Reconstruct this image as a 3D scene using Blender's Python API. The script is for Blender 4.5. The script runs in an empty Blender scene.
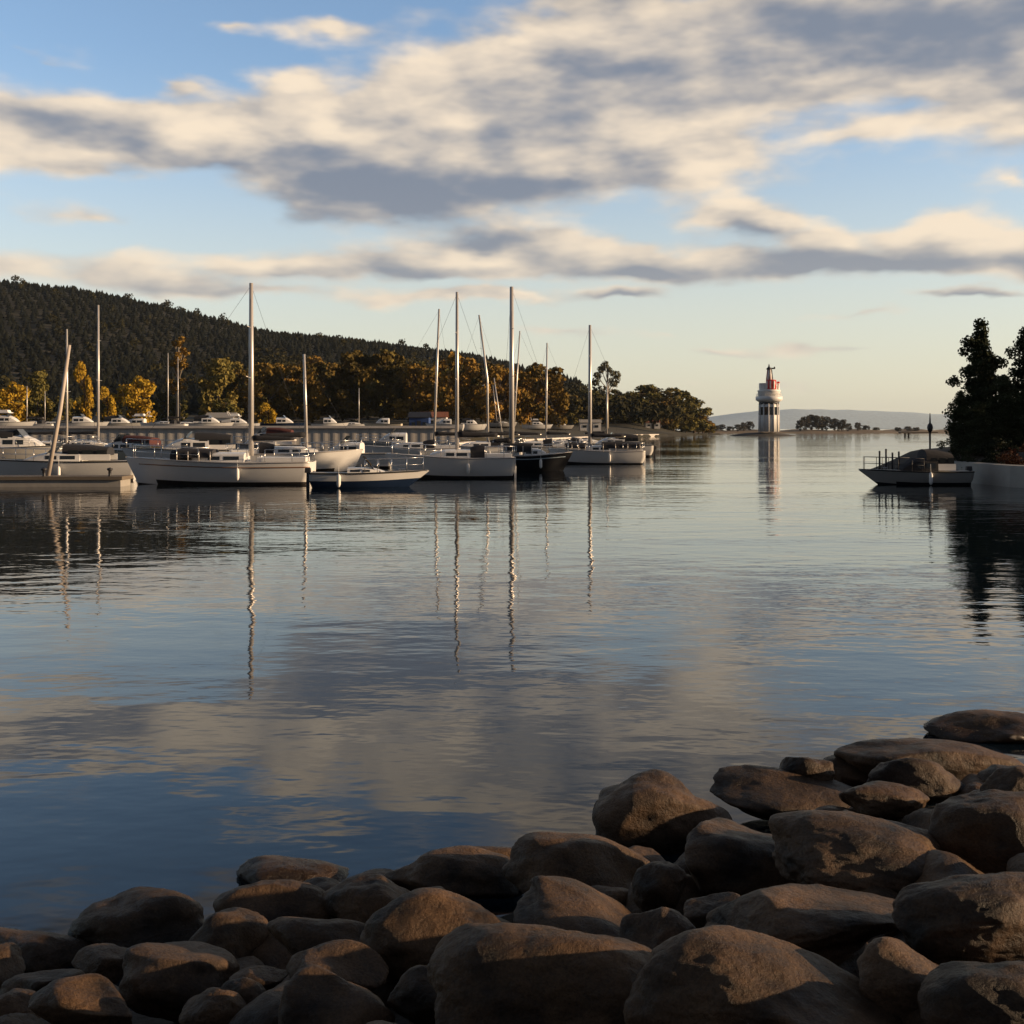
import bpy, bmesh, math, random
import numpy as np
from mathutils import Vector, Matrix, noise
PI = math.pi
R = math.radians
random.seed(7); RNG = np.random.default_rng(11)
scn = bpy.context.scene
COL = scn.collection
F, HY, H = 1100.0, 430.5, 2.5          # focal length in px, horizon row, eye height over the water
SUN_AZ, SUN_EL = 96.0, 11.0

def gx(px, Y): return (px - 512.0) / F * Y
def gz(py, Y): return H - (py - HY) / F * Y
def wl(py): return H * F / (py - HY)     # distance at which a waterline shows on that row

# ------------------------------------------------------------------ materials
def new_mat(name):
    m = bpy.data.materials.new(name); m.use_nodes = True
    nt = m.node_tree; nt.nodes.clear()
    out = nt.nodes.new('ShaderNodeOutputMaterial')
    b = nt.nodes.new('ShaderNodeBsdfPrincipled')
    nt.links.new(b.outputs[0], out.inputs[0])
    return m, nt, b, out

def mat(name, col, rough=0.5, metal=0.0, var=0.12, scale=3.0, bump=0.0, spec=0.5, stretch=(1, 1, 1)):
    m, nt, b, out = new_mat(name)
    L = nt.links.new
    tc = nt.nodes.new('ShaderNodeTexCoord'); mp = nt.nodes.new('ShaderNodeMapping')
    mp.inputs['Scale'].default_value = stretch
    n = nt.nodes.new('ShaderNodeTexNoise'); n.inputs['Scale'].default_value = scale; n.inputs['Detail'].default_value = 6
    n.inputs['Roughness'].default_value = 0.65
    L(tc.outputs['Object'], mp.inputs[0]); L(mp.outputs[0], n.inputs['Vector'])
    mx = nt.nodes.new('ShaderNodeMix'); mx.data_type = 'RGBA'
    c = Vector(col)
    mx.inputs[6].default_value = (*(c * (1 - var)), 1)
    mx.inputs[7].default_value = (*[min(1, v) for v in (c * (1 + var))], 1)
    L(n.outputs[0], mx.inputs[0]); L(mx.outputs[2], b.inputs['Base Color'])
    b.inputs['Roughness'].default_value = rough; b.inputs['Metallic'].default_value = metal
    b.inputs['Specular IOR Level'].default_value = spec
    if bump:
        bp = nt.nodes.new('ShaderNodeBump'); bp.inputs['Distance'].default_value = bump; bp.inputs['Strength'].default_value = 1
        L(n.outputs[0], bp.inputs['Height']); L(bp.outputs[0], b.inputs['Normal'])
    return m

def leaf_mat(name, c1, c2, c3=None, scale=0.25, rnd=0.5):
    """Leaf colour varies from clump to clump and from tree to tree."""
    m, nt, b, out = new_mat(name); L = nt.links.new
    tc = nt.nodes.new('ShaderNodeTexCoord'); oi = nt.nodes.new('ShaderNodeObjectInfo')
    n = nt.nodes.new('ShaderNodeTexNoise'); n.inputs['Scale'].default_value = scale; n.inputs['Detail'].default_value = 5
    n.inputs['Roughness'].default_value = 0.7
    L(tc.outputs['Object'], n.inputs['Vector'])
    ad = nt.nodes.new('ShaderNodeMath'); ad.operation = 'MULTIPLY_ADD'
    L(oi.outputs['Random'], ad.inputs[0]); ad.inputs[1].default_value = rnd; L(n.outputs[0], ad.inputs[2])
    sb = nt.nodes.new('ShaderNodeMath'); sb.operation = 'SUBTRACT'; L(ad.outputs[0], sb.inputs[0]); sb.inputs[1].default_value = rnd * 0.5
    cr = nt.nodes.new('ShaderNodeValToRGB'); L(sb.outputs[0], cr.inputs[0])
    cr.color_ramp.elements[0].position = 0.3; cr.color_ramp.elements[0].color = (*c1, 1)
    cr.color_ramp.elements[1].position = 0.72; cr.color_ramp.elements[1].color = (*(c3 or c2), 1)
    if c3:
        e = cr.color_ramp.elements.new(0.52); e.color = (*c2, 1)
    L(cr.outputs[0], b.inputs['Base Color'])
    b.inputs['Roughness'].default_value = 0.85; b.inputs['Specular IOR Level'].default_value = 0.15
    return m

M = {}
M['gelcoat'] = mat('white_gelcoat', (0.80, 0.79, 0.77), 0.3, var=0.10, scale=0.9)
M['cream'] = mat('cream_gelcoat', (0.70, 0.62, 0.48), 0.35, var=0.1)
M['grey_hull'] = mat('grey_gelcoat', (0.42, 0.41, 0.39), 0.4, var=0.1)
M['navy'] = mat('navy_hull', (0.015, 0.03, 0.07), 0.25, var=0.2)
M['black'] = mat('dark_hull', (0.012, 0.013, 0.016), 0.35, var=0.2)
M['paleblue'] = mat('pale_blue_deck', (0.42, 0.52, 0.58), 0.4)
M['antifoul'] = mat('dark_antifouling', (0.025, 0.02, 0.018), 0.7)
M['brown_stripe'] = mat('brown_stripe', (0.22, 0.10, 0.04), 0.4)
M['deck'] = mat('deck_paint', (0.58, 0.54, 0.47), 0.6, var=0.15, scale=4)
M['glass'] = mat('tinted_glass', (0.02, 0.025, 0.03), 0.06, var=0.05)
M['canvas'] = mat('dark_canvas', (0.022, 0.022, 0.026), 0.85, bump=0.02, scale=6)
M['redcanvas'] = mat('dark_red_canvas', (0.08, 0.02, 0.015), 0.85, bump=0.02, scale=6)
M['alu'] = mat('anodised_aluminium', (0.62, 0.58, 0.54), 0.33, 0.35, var=0.1)
M['steel'] = mat('stainless_steel', (0.6, 0.6, 0.6), 0.25, 0.9)
M['wood'] = mat('varnished_wood', (0.22, 0.12, 0.06), 0.45, stretch=(1, 8, 8), scale=4)
M['oldspar'] = mat('grey_brown_spar', (0.50, 0.43, 0.37), 0.6, stretch=(6, 6, 1), scale=3)
M['oldwood'] = mat('weathered_timber', (0.16, 0.13, 0.10), 0.85, stretch=(1, 6, 6), scale=3, bump=0.01)
M['concrete'] = mat('concrete', (0.34, 0.32, 0.29), 0.9, var=0.25, scale=1.4, bump=0.01)
M['pale_concrete'] = mat('pale_concrete', (0.62, 0.58, 0.54), 0.85, var=0.2, scale=1.0, bump=0.01)
M['sheet'] = mat('galvanised_sheet_piling', (0.50, 0.47, 0.43), 0.7, 0.0, var=0.25, scale=0.8, stretch=(6, 6, 0.5))
M['whitepaint'] = mat('white_paint', (0.84, 0.82, 0.79), 0.45, var=0.07)
M['red'] = mat('red_paint', (0.62, 0.02, 0.02), 0.45)
M['darkmetal'] = mat('dark_metal', (0.04, 0.04, 0.045), 0.5, 0.4)
M['roofred'] = mat('orange_roof', (0.28, 0.10, 0.05), 0.8)
M['blue'] = mat('blue_cladding', (0.03, 0.07, 0.22), 0.6)
M['rubber'] = mat('black_rubber', (0.02, 0.02, 0.02), 0.7)
M['bark'] = mat('bark', (0.07, 0.05, 0.035), 0.9, stretch=(4, 4, 0.6), scale=4, bump=0.03)
M['palebark'] = mat('pale_bark', (0.26, 0.22, 0.17), 0.85, stretch=(4, 4, 0.6), scale=4)
M['pine'] = leaf_mat('pine_needles', (0.009, 0.014, 0.006), (0.020, 0.028, 0.011), (0.036, 0.044, 0.018), 0.8)
M['rust_leaf'] = leaf_mat('rusty_leaves', (0.05, 0.018, 0.008), (0.10, 0.035, 0.015), None, 1.5)
M['yellow'] = leaf_mat('yellow_leaves', (0.20, 0.12, 0.012), (0.36, 0.22, 0.02), (0.46, 0.30, 0.03), 0.3)
M['autumn'] = leaf_mat('autumn_leaves', (0.07, 0.052, 0.012), (0.20, 0.125, 0.024), (0.34, 0.19, 0.034), 0.12, 0.35)
M['olive'] = leaf_mat('olive_leaves', (0.06, 0.06, 0.018), (0.14, 0.12, 0.032), (0.22, 0.165, 0.042), 0.12, 0.35)
M['greyleaf'] = leaf_mat('grey_green_leaves', (0.06, 0.06, 0.03), (0.12, 0.11, 0.06), (0.17, 0.15, 0.085), 0.2)
M['shaded_ever'] = leaf_mat('cloud_shaded_evergreen', (0.0055, 0.007, 0.0035), (0.009, 0.010, 0.005), (0.016, 0.015, 0.007), 0.02, 0.2)  # darker than real needles: cloud shade over the hill is in this colour
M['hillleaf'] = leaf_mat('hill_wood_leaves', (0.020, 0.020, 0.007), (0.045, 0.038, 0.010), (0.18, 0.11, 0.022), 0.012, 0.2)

# ------------------------------------------------------------------ mesh helpers
def mesh_np(name, verts, faces, m=None, smooth=False):
    """verts (N,3), faces (K,4) or (K,3) arrays -> mesh datablock"""
    me = bpy.data.meshes.new(name)
    verts = np.asarray(verts, np.float32); faces = np.asarray(faces, np.int32)
    k, s = faces.shape
    me.vertices.add(len(verts)); me.vertices.foreach_set('co', verts.ravel())
    me.loops.add(k * s); me.loops.foreach_set('vertex_index', faces.ravel())
    me.polygons.add(k); me.polygons.foreach_set('loop_start', np.arange(0, k * s, s, dtype=np.int32))
    me.polygons.foreach_set('loop_total', np.full(k, s, np.int32))
    if smooth: me.polygons.foreach_set('use_smooth', np.ones(k, bool))
    me.update(calc_edges=True)
    if m: me.materials.append(m)
    return me

def link(name, me, parent=None, loc=(0, 0, 0), rot=(0, 0, 0)):
    o = bpy.data.objects.new(name, me); COL.objects.link(o)
    o.location = loc; o.rotation_euler = rot
    if parent: o.parent = parent
    return o

def tag(o, label=None, cat=None, group=None, kind=None):
    if label: o['label'] = label
    if cat: o['category'] = cat
    if group: o['group'] = group
    if kind: o['kind'] = kind
    return o

def thing(name, label, cat, loc=(0, 0, 0), rz=0, group=None):
    o = bpy.data.objects.new(name, None); COL.objects.link(o)
    o.location = loc; o.rotation_euler = (0, 0, rz); o.empty_display_size = 0.3
    return tag(o, label, cat, group)

def children(o): return [c for c in bpy.data.objects if c.parent == o]

def copy_tree(o, parent=None, kids=None):
    c = o.copy(); COL.objects.link(c)
    if parent: c.parent = parent
    for ch in (kids[o] if kids is not None else children(o)): copy_tree(ch, c, kids)
    return c

class MB:
    def __init__(s): s.v = []; s.f = []; s.mi = []; s.sm = []
    def add(s, vs, fs, mi=0, sm=False):
        b = len(s.v); s.v += [tuple(v) for v in vs]
        for f in fs: s.f.append([i + b for i in f]); s.mi.append(mi); s.sm.append(sm)
    def box(s, c, d, rz=0, mi=0, taper=1.0, tz=1.0):
        x, y, z = d[0] / 2, d[1] / 2, d[2] / 2
        vs = []
        for dz, k in ((-z, 1), (z, taper)):
            for sx, sy in ((-1, -1), (1, -1), (1, 1), (-1, 1)):
                px, py = sx * x * k, sy * y * (tz if dz > 0 and taper == 1.0 else k)
                vs.append((c[0] + px * math.cos(rz) - py * math.sin(rz), c[1] + px * math.sin(rz) + py * math.cos(rz), c[2] + dz))
        s.add(vs, [(3, 2, 1, 0), (4, 5, 6, 7), (0, 1, 5, 4), (1, 2, 6, 5), (2, 3, 7, 6), (3, 0, 4, 7)], mi)
    def tube(s, pts, rad, n=8, mi=0, caps=True):
        pts = [Vector(p) for p in pts]
        if not isinstance(rad, (list, tuple)): rad = [rad] * len(pts)
        vs = []; fs = []
        for i, p in enumerate(pts):
            d = (pts[min(i + 1, len(pts) - 1)] - pts[max(i - 1, 0)]).normalized()
            a = d.orthogonal().normalized() if abs(d.z) > 0.9 else d.cross(Vector((0, 0, 1))).normalized()
            if abs(d.z) > 0.9:
                a = (Vector((1, 0, 0)) - d * d.x).normalized()
            b = d.cross(a)
            for k in range(n):
                t = 2 * PI * k / n
                vs.append(p + (a * math.cos(t) + b * math.sin(t)) * rad[i])
        for i in range(len(pts) - 1):
            for k in range(n):
                fs.append((i * n + k, i * n + (k + 1) % n, (i + 1) * n + (k + 1) % n, (i + 1) * n + k))
        if caps:
            fs.append(tuple(range(n))[::-1]); fs.append(tuple(range((len(pts) - 1) * n, len(pts) * n)))
        s.add(vs, fs, mi, True)
    def lathe(s, prof, n=24, c=(0, 0, 0), mi=0, sm=True):
        vs = []; fs = []
        for r, z in prof:
            for k in range(n):
                t = 2 * PI * k / n; vs.append((c[0] + r * math.cos(t), c[1] + r * math.sin(t), c[2] + z))
        for i in range(len(prof) - 1):
            for k in range(n): fs.append((i * n + k, i * n + (k + 1) % n, (i + 1) * n + (k + 1) % n, (i + 1) * n + k))
        fs.append(tuple(range(n))[::-1]); fs.append(tuple(range((len(prof) - 1) * n, len(prof) * n)))
        s.add(vs, fs, mi, sm)
    def build(s, name, mats, parent=None, loc=(0, 0, 0), rot=(0, 0, 0), bevel=0):
        me = bpy.data.meshes.new(name); me.from_pydata(s.v, [], s.f)
        for m in (mats if isinstance(mats, (list, tuple)) else [mats]): me.materials.append(m)
        me.polygons.foreach_set('material_index', s.mi); me.polygons.foreach_set('use_smooth', s.sm)
        me.validate(); me.update()
        bm = bmesh.new(); bm.from_mesh(me); bmesh.ops.recalc_face_normals(bm, faces=bm.faces)
        if bevel: bmesh.ops.bevel(bm, geom=list(bm.edges), offset=bevel, segments=2, affect='EDGES', profile=0.6)
        bm.to_mesh(me); bm.free()
        return link(name, me, parent, loc, rot)

# ------------------------------------------------------------------ world: low sun sky with banks of cloud
def build_world():
    w = bpy.data.worlds.new('World'); scn.world = w; w.use_nodes = True
    nt = w.node_tree; nt.nodes.clear(); L = nt.links.new
    def N(t): return nt.nodes.new(t)
    def val(x, sock):
        if isinstance(x, (int, float)): sock.default_value = x
        else: L(x, sock)
    def ma(op, a, b=0.0, c=0.0, clamp=False):
        n = N('ShaderNodeMath'); n.operation = op; n.use_clamp = clamp
        val(a, n.inputs[0]); val(b, n.inputs[1]); val(c, n.inputs[2]); return n.outputs[0]
    def smooth(x, a, b):
        n = N('ShaderNodeMapRange'); n.interpolation_type = 'SMOOTHSTEP'; L(x, n.inputs[0])
        n.inputs[1].default_value = a; n.inputs[2].default_value = b; return n.outputs[0]
    def mixc(f, a, b):
        n = N('ShaderNodeMix'); n.data_type = 'RGBA'; val(f, n.inputs[0])
        for s_, i in ((a, 6), (b, 7)):
            if isinstance(s_, tuple): n.inputs[i].default_value = (*s_, 1)
            else: L(s_, n.inputs[i])
        return n.outputs[2]
    out = N('ShaderNodeOutputWorld'); bg = N('ShaderNodeBackground'); L(bg.outputs[0], out.inputs[0])
    bg.inputs[1].default_value = 0.15
    sky = N('ShaderNodeTexSky'); sky.sky_type = 'NISHITA'; sky.sun_disc = False
    sky.sun_elevation = R(SUN_EL); sky.sun_rotation = R(SUN_AZ); sky.air_density = 1.0; sky.dust_density = 0.6; sky.ozone_density = 1.5
    tc = N('ShaderNodeTexCoord'); sp = N('ShaderNodeSeparateXYZ'); L(tc.outputs['Generated'], sp.inputs[0])
    x, y, z = sp.outputs
    az = ma('ARCTAN2', x, y); el = ma('ARCSINE', z)
    # cloud-layer coordinates: a flat layer overhead, so clouds thin into streaks towards the horizon
    zz = ma('ADD', ma('MAXIMUM', z, 0.0), 0.10)
    cx = N('ShaderNodeCombineXYZ'); L(ma('DIVIDE', x, zz), cx.inputs[0]); L(ma('DIVIDE', y, zz), cx.inputs[1])
    lay = cx.outputs[0]
    ca = N('ShaderNodeCombineXYZ'); L(az, ca.inputs[0]); L(el, ca.inputs[1]); ang = ca.outputs[0]
    # gentle warp of the angular coordinates
    wn = N('ShaderNodeTexNoise'); wn.inputs['Scale'].default_value = 9.0; wn.inputs['Detail'].default_value = 4
    mpw = N('ShaderNodeMapping'); mpw.inputs['Scale'].default_value = (1, 2.2, 1); L(ang, mpw.inputs[0]); L(mpw.outputs[0], wn.inputs['Vector'])
    vs = N('ShaderNodeVectorMath'); vs.operation = 'SUBTRACT'; L(wn.outputs['Color'], vs.inputs[0]); vs.inputs[1].default_value = (.5, .5, .5)
    vm = N('ShaderNodeVectorMath'); vm.operation = 'MULTIPLY_ADD'; L(vs.outputs[0], vm.inputs[0]); vm.inputs[1].default_value = (0.10, 0.045, 0); L(ang, vm.inputs[2])
    warped = vm.outputs[0]
    def blobs(lst, src):
        acc = None
        for (px, py, rx, ry, amp) in lst:
            a = math.atan((px - 512) / F); e = math.atan((HY - py) / F * math.cos(a))
            rx = rx / F * 1.7; ry = ry / F * 1.7
            mp = N('ShaderNodeMapping'); mp.inputs['Location'].default_value = (-a / rx, -e / ry, 0)
            mp.inputs['Scale'].default_value = (1 / rx, 1 / ry, 0); L(src, mp.inputs[0])
            g = N('ShaderNodeTexGradient'); g.gradient_type = 'QUADRATIC_SPHERE'; L(mp.outputs[0], g.inputs[0])
            acc = ma('MULTIPLY', g.outputs[1], amp) if acc is None else ma('MULTIPLY_ADD', g.outputs[1], amp, acc)
        return acc
    cover = [(70,130,110,26,1.5),(180,130,110,30,1.7),(320,150,130,42,1.8),(300,122,60,25,1.2),(480,90,150,52,1.8),(600,60,120,60,1.6),
             (420,185,150,42,1.8),(620,150,150,50,1.6),(740,60,120,60,1.8),(880,30,150,55,2.0),(1010,80,90,55,1.4),(1100,30,150,60,1.6),
             (870,132,75,16,1.1),(700,160,70,26,1.0),(740,212,60,22,1.4),(660,262,110,17,1.6),(800,238,50,22,1.3),(850,266,150,16,1.5),
             (930,236,75,22,1.5),(1020,255,80,24,1.3),(1120,250,120,25,1.2),(520,245,120,22,1.3),(440,262,140,22,1.2),(280,262,150,16,1.3),
             (150,275,90,12,1.1),(250,288,120,10,1.0),(440,296,120,9,1.0),(620,290,70,7,1.2),(500,300,60,8,1.0),(292,82,42,18,1.5),
             (320,32,55,12,1.1),(240,33,30,6,0.8),(190,90,36,8,0.9),(90,217,55,14,0.75),(60,165,80,11,0.9),(30,60,26,6,0.4),(860,318,70,6,.6),(560,330,60,6,.5),(770,385,90,7,.5),(650,335,40,6,.5),
             (715,350,60,8,0.75),(820,352,60,9,0.8),(975,297,60,6,1.1),(1020,180,16,12,0.6),(590,12,30,8,0.7),
             (-150,120,160,40,1.5),(-60,260,140,20,1.0),(1250,120,150,50,1.4),(-300,200,200,40,1.2)]
    shade = [(430,198,170,34,1.2),(340,180,100,26,.8),(240,165,110,14,0.55),(300,215,70,14,0.8),(560,185,90,20,1.0),(620,75,90,30,0.45),
             (480,130,110,20,0.45),(810,22,110,30,1.0),(900,45,110,32,.8),(1000,25,80,30,0.8),(640,267,75,8,1.5),(790,270,110,11,1.6),(900,264,70,12,1.0),
             (745,230,35,14,1.2),(800,255,60,12,0.9),(620,292,70,5,1.3),(400,268,100,10,0.8),(180,285,100,9,0.7),(80,130,90,20,0.4),(700,355,50,4,0.6),
             (970,299,50,4,1.0),(480,240,80,10,1.0),(560,120,140,22,0.4),(1010,262,60,10,.7)]
    shade += [(a, b + ry * .55, rx * .85, ry * .55, .40) for (a, b, rx, ry, am) in cover[:30] if am >= 1.2]
    fine = N('ShaderNodeTexNoise'); fine.inputs['Scale'].default_value = 1.5; fine.inputs['Detail'].default_value = 5; fine.inputs['Roughness'].default_value = 0.52
    L(lay, fine.inputs['Vector'])
    mps = N('ShaderNodeMapping'); mps.inputs['Scale'].default_value = (14, 34, 1); L(ang, mps.inputs[0])
    soft = N('ShaderNodeTexNoise'); soft.inputs['Scale'].default_value = 1.0; soft.inputs['Detail'].default_value = 3; soft.inputs['Roughness'].default_value = 0.5
    L(mps.outputs[0], soft.inputs['Vector'])
    # same field seen a little towards the sun (right and up): the difference lights the billows
    mpo = N('ShaderNodeMapping'); mpo.inputs['Scale'].default_value = (14, 34, 1); mpo.inputs['Location'].default_value = (0.32, 0.42, 0); L(ang, mpo.inputs[0])
    soft2 = N('ShaderNodeTexNoise'); soft2.inputs['Scale'].default_value = 1.0; soft2.inputs['Detail'].default_value = 3; soft2.inputs['Roughness'].default_value = 0.5
    L(mpo.outputs[0], soft2.inputs['Vector'])
    cov = blobs(cover, warped)
    # dark cloud added out of view, behind and overhead, to dim rocks and water
    behind = smooth(y, 0.45, -0.35)
    over = smooth(z, 0.335, 0.445)
    heavy = ma('MAXIMUM', behind, over)
    n1 = ma('MULTIPLY_ADD', fine.outputs[0], 0.9, -0.45)
    n2 = ma('MULTIPLY_ADD', soft.outputs[0], 1.1, -0.55)
    field = ma('ADD', ma('ADD', cov, n1), ma('ADD', n2, ma('MULTIPLY', heavy, 0.85)))
    dens = smooth(field, 0.14, 0.80)
    dens = ma('MULTIPLY', dens, 0.95)
    lit = ma('MULTIPLY_ADD', ma('SUBTRACT', soft.outputs[0], soft2.outputs[0]), 2.0, 0.44)
    sh = ma('ADD', blobs(shade, warped), ma('MULTIPLY', heavy, 0.8))
    glow = blobs([(205,134,60,18,1),(318,120,50,18,1),(452,126,70,18,.9),(290,80,42,15,1),(320,32,50,10,.6),(248,256,60,9,.9),(145,262,50,9,.7),(485,254,60,9,.9),
                  (375,236,50,8,.6),(820,70,70,12,.8),(815,135,45,10,1),(920,135,60,12,1),(1010,110,50,14,.8),(737,198,40,12,1),(797,218,34,14,1.1),(835,242,30,9,.7),
                  (942,224,55,14,1.1),(1008,230,40,12,1),(687,226,45,10,.7),(712,168,50,16,.8),(562,172,60,14,.5),(520,44,50,10,.5),(637,192,60,12,.7),(562,228,50,8,.8),
                  (527,297,50,7,.8),(1020,180,16,10,.8),(80,155,60,8,.6),(100,108,70,10,.4),(720,345,50,6,.7),(700,130,80,14,.5),(600,110,70,16,.3),(400,60,70,14,.4)], warped)
    thick = smooth(field, 0.7, 2.2)
    litf = ma('ADD', ma('SUBTRACT', ma('SUBTRACT', lit, sh), ma('MULTIPLY', thick, 0.25)), glow)
    litf = smooth(litf, -0.85, 1.2)
    # colours (x10: the background runs at 0.1)
    ccol = mixc(litf, (1.15, 1.33, 1.68), (5.2, 4.3, 3.25))
    lowel = smooth(el, 0.24, 0.02)
    ccol = mixc(ma('MULTIPLY', lowel, 0.35), ccol, (3.9, 3.6, 3.1))
    ccol = mixc(ma('MULTIPLY', heavy, 0.85), ccol, (0.22, 0.29, 0.42))
    # clear sky: Nishita air, warmed and veiled a little near the horizon as thin haze does
    tint = N('ShaderNodeMix'); tint.data_type = 'RGBA'; tint.blend_type = 'MULTIPLY'; tint.inputs[0].default_value = 1
    L(sky.outputs[0], tint.inputs[6]); tint.inputs[7].default_value = (*SKY_TINT, 1)
    veil = smooth(el, 0.33, -0.02)
    skyc = mixc(ma('MULTIPLY', veil, 0.8), tint.outputs[2], (4.15, 3.8, 3.0))
    final = mixc(dens, skyc, ccol)
    L(final, bg.inputs[0])
SKY_TINT = (1.12, 1.14, 1.24)
build_world()

sd = bpy.data.lights.new('sun', 'SUN'); sd.energy = 5.0; sd.angle = R(0.6); sd.color = (1.0, 0.70, 0.42)
so = bpy.data.objects.new('sun', sd); COL.objects.link(so)
sv = Vector((math.sin(R(SUN_AZ)) * math.cos(R(SUN_EL)), math.cos(R(SUN_AZ)) * math.cos(R(SUN_EL)), math.sin(R(SUN_EL))))
so.rotation_euler = sv.to_track_quat('Z', 'Y').to_euler(); so.location = (60, -20, 40)

# ------------------------------------------------------------------ water
def build_water():
    m, nt, b, out = new_mat('lake_water'); L = nt.links.new
    def N(t): return nt.nodes.new(t)
    g = N('ShaderNodeNewGeometry')
    b.inputs['Base Color'].default_value = (0.004, 0.009, 0.014, 1)
    b.inputs['Roughness'].default_value = 0.03; b.inputs['IOR'].default_value = 1.333
    def nz(scale, st, detail, rough=0.5, rot=0.0):
        mp = N('ShaderNodeMapping'); mp.inputs['Scale'].default_value = (*st, 1); mp.inputs['Rotation'].default_value = (0, 0, rot)
        L(g.outputs['Position'], mp.inputs[0])
        n = N('ShaderNodeTexNoise'); n.inputs['Scale'].default_value = scale; n.inputs['Detail'].default_value = detail; n.inputs['Roughness'].default_value = rough
        L(mp.outputs[0], n.inputs['Vector']); return n.outputs[0]
    def ma(op, a, bb=0.0, c=0.0):
        n = N('ShaderNodeMath'); n.operation = op
        for i, v in enumerate((a, bb, c)):
            if isinstance(v, (int, float)): n.inputs[i].default_value = v
            else: L(v, n.inputs[i])
        return n.outputs[0]
    ripple = nz(1.6, (0.55, 1.0), 3, 0.5, 0.15)
    swell = nz(0.38, (0.5, 1.0), 2, 0.4, -0.2)
    fine = nz(6.0, (0.6, 1.0), 2, 0.5, 0.3)
    calm = nz(0.035, (0.35, 1.3), 3, 0.55, 0.1)       # breezes: patches of livelier and calmer water
    cr = N('ShaderNodeMapRange'); L(calm, cr.inputs[0]); cr.inputs[1].default_value = 0.4; cr.inputs[2].default_value = 0.62
    cr.inputs[3].default_value = 0.35; cr.inputs[4].default_value = 1.25
    h = ma('MULTIPLY_ADD', ripple, 0.030, ma('MULTIPLY', swell, 0.055))
    h = ma('MULTIPLY_ADD', fine, 0.0035, h)
    h = ma('MULTIPLY', h, cr.outputs[0])
    bp = N('ShaderNodeBump'); bp.inputs['Strength'].default_value = 1.0; bp.inputs['Distance'].default_value = WAVE
    L(h, bp.inputs['Height']); L(bp.outputs[0], b.inputs['Normal'])
    S = 13400
    v = [(-S, -120, 0), (S, -120, 0), (S, S, 0), (-S, S, 0)]
    me = mesh_np('lake_water', v, [(0, 1, 2, 3)], m)
    tag(link('water', me), kind='structure')
WAVE = 0.62
build_water()

# ------------------------------------------------------------------ near shore: bank under the boulders and the wooded point on the right
K = 0.22
def rock_plane(X, Y): return 0.2 + K * (5.8 + 0.58 * X - Y)
def near_z(X, Y):
    s = rock_plane(X, Y) - 0.22
    if s > 1.2: s = 1.2 + (s - 1.2) * 0.35
    s = min(s, 3.2)
    e = 1 - (((X - 50) / 28.3) ** 4 + ((Y - 60) / 16) ** 4) ** .25
    p = min(1.0 + 3 * e, 14 * e) if e > 0 else 6 * e
    p = min(p, 2.6)
    z = max(s, p)
    z += 0.10 * noise.noise(Vector((X * 0.7, Y * 0.7, 3)))
    return max(z, -2.5)
def build_near():
    xs = np.concatenate([np.linspace(-60, -8, 27), np.linspace(-7, 9, 65), np.linspace(10, 100, 91)])
    ys = np.concatenate([np.linspace(-60, -2, 20), np.linspace(-1.5, 12, 55), np.linspace(13, 84, 72)])
    v = [(x, y, near_z(x, y)) for y in ys for x in xs]
    nx = len(xs); f = [(j * nx + i, j * nx + i + 1, (j + 1) * nx + i + 1, (j + 1) * nx + i) for j in range(len(ys) - 1) for i in range(nx - 1)]
    m = mat('dark_shore_soil', (0.045, 0.035, 0.026), 0.95, var=0.5, scale=5, bump=0.06)
    tag(link('shore_bank', mesh_np('shore_bank', v, f, m, True)), kind='structure')
build_near()

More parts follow.
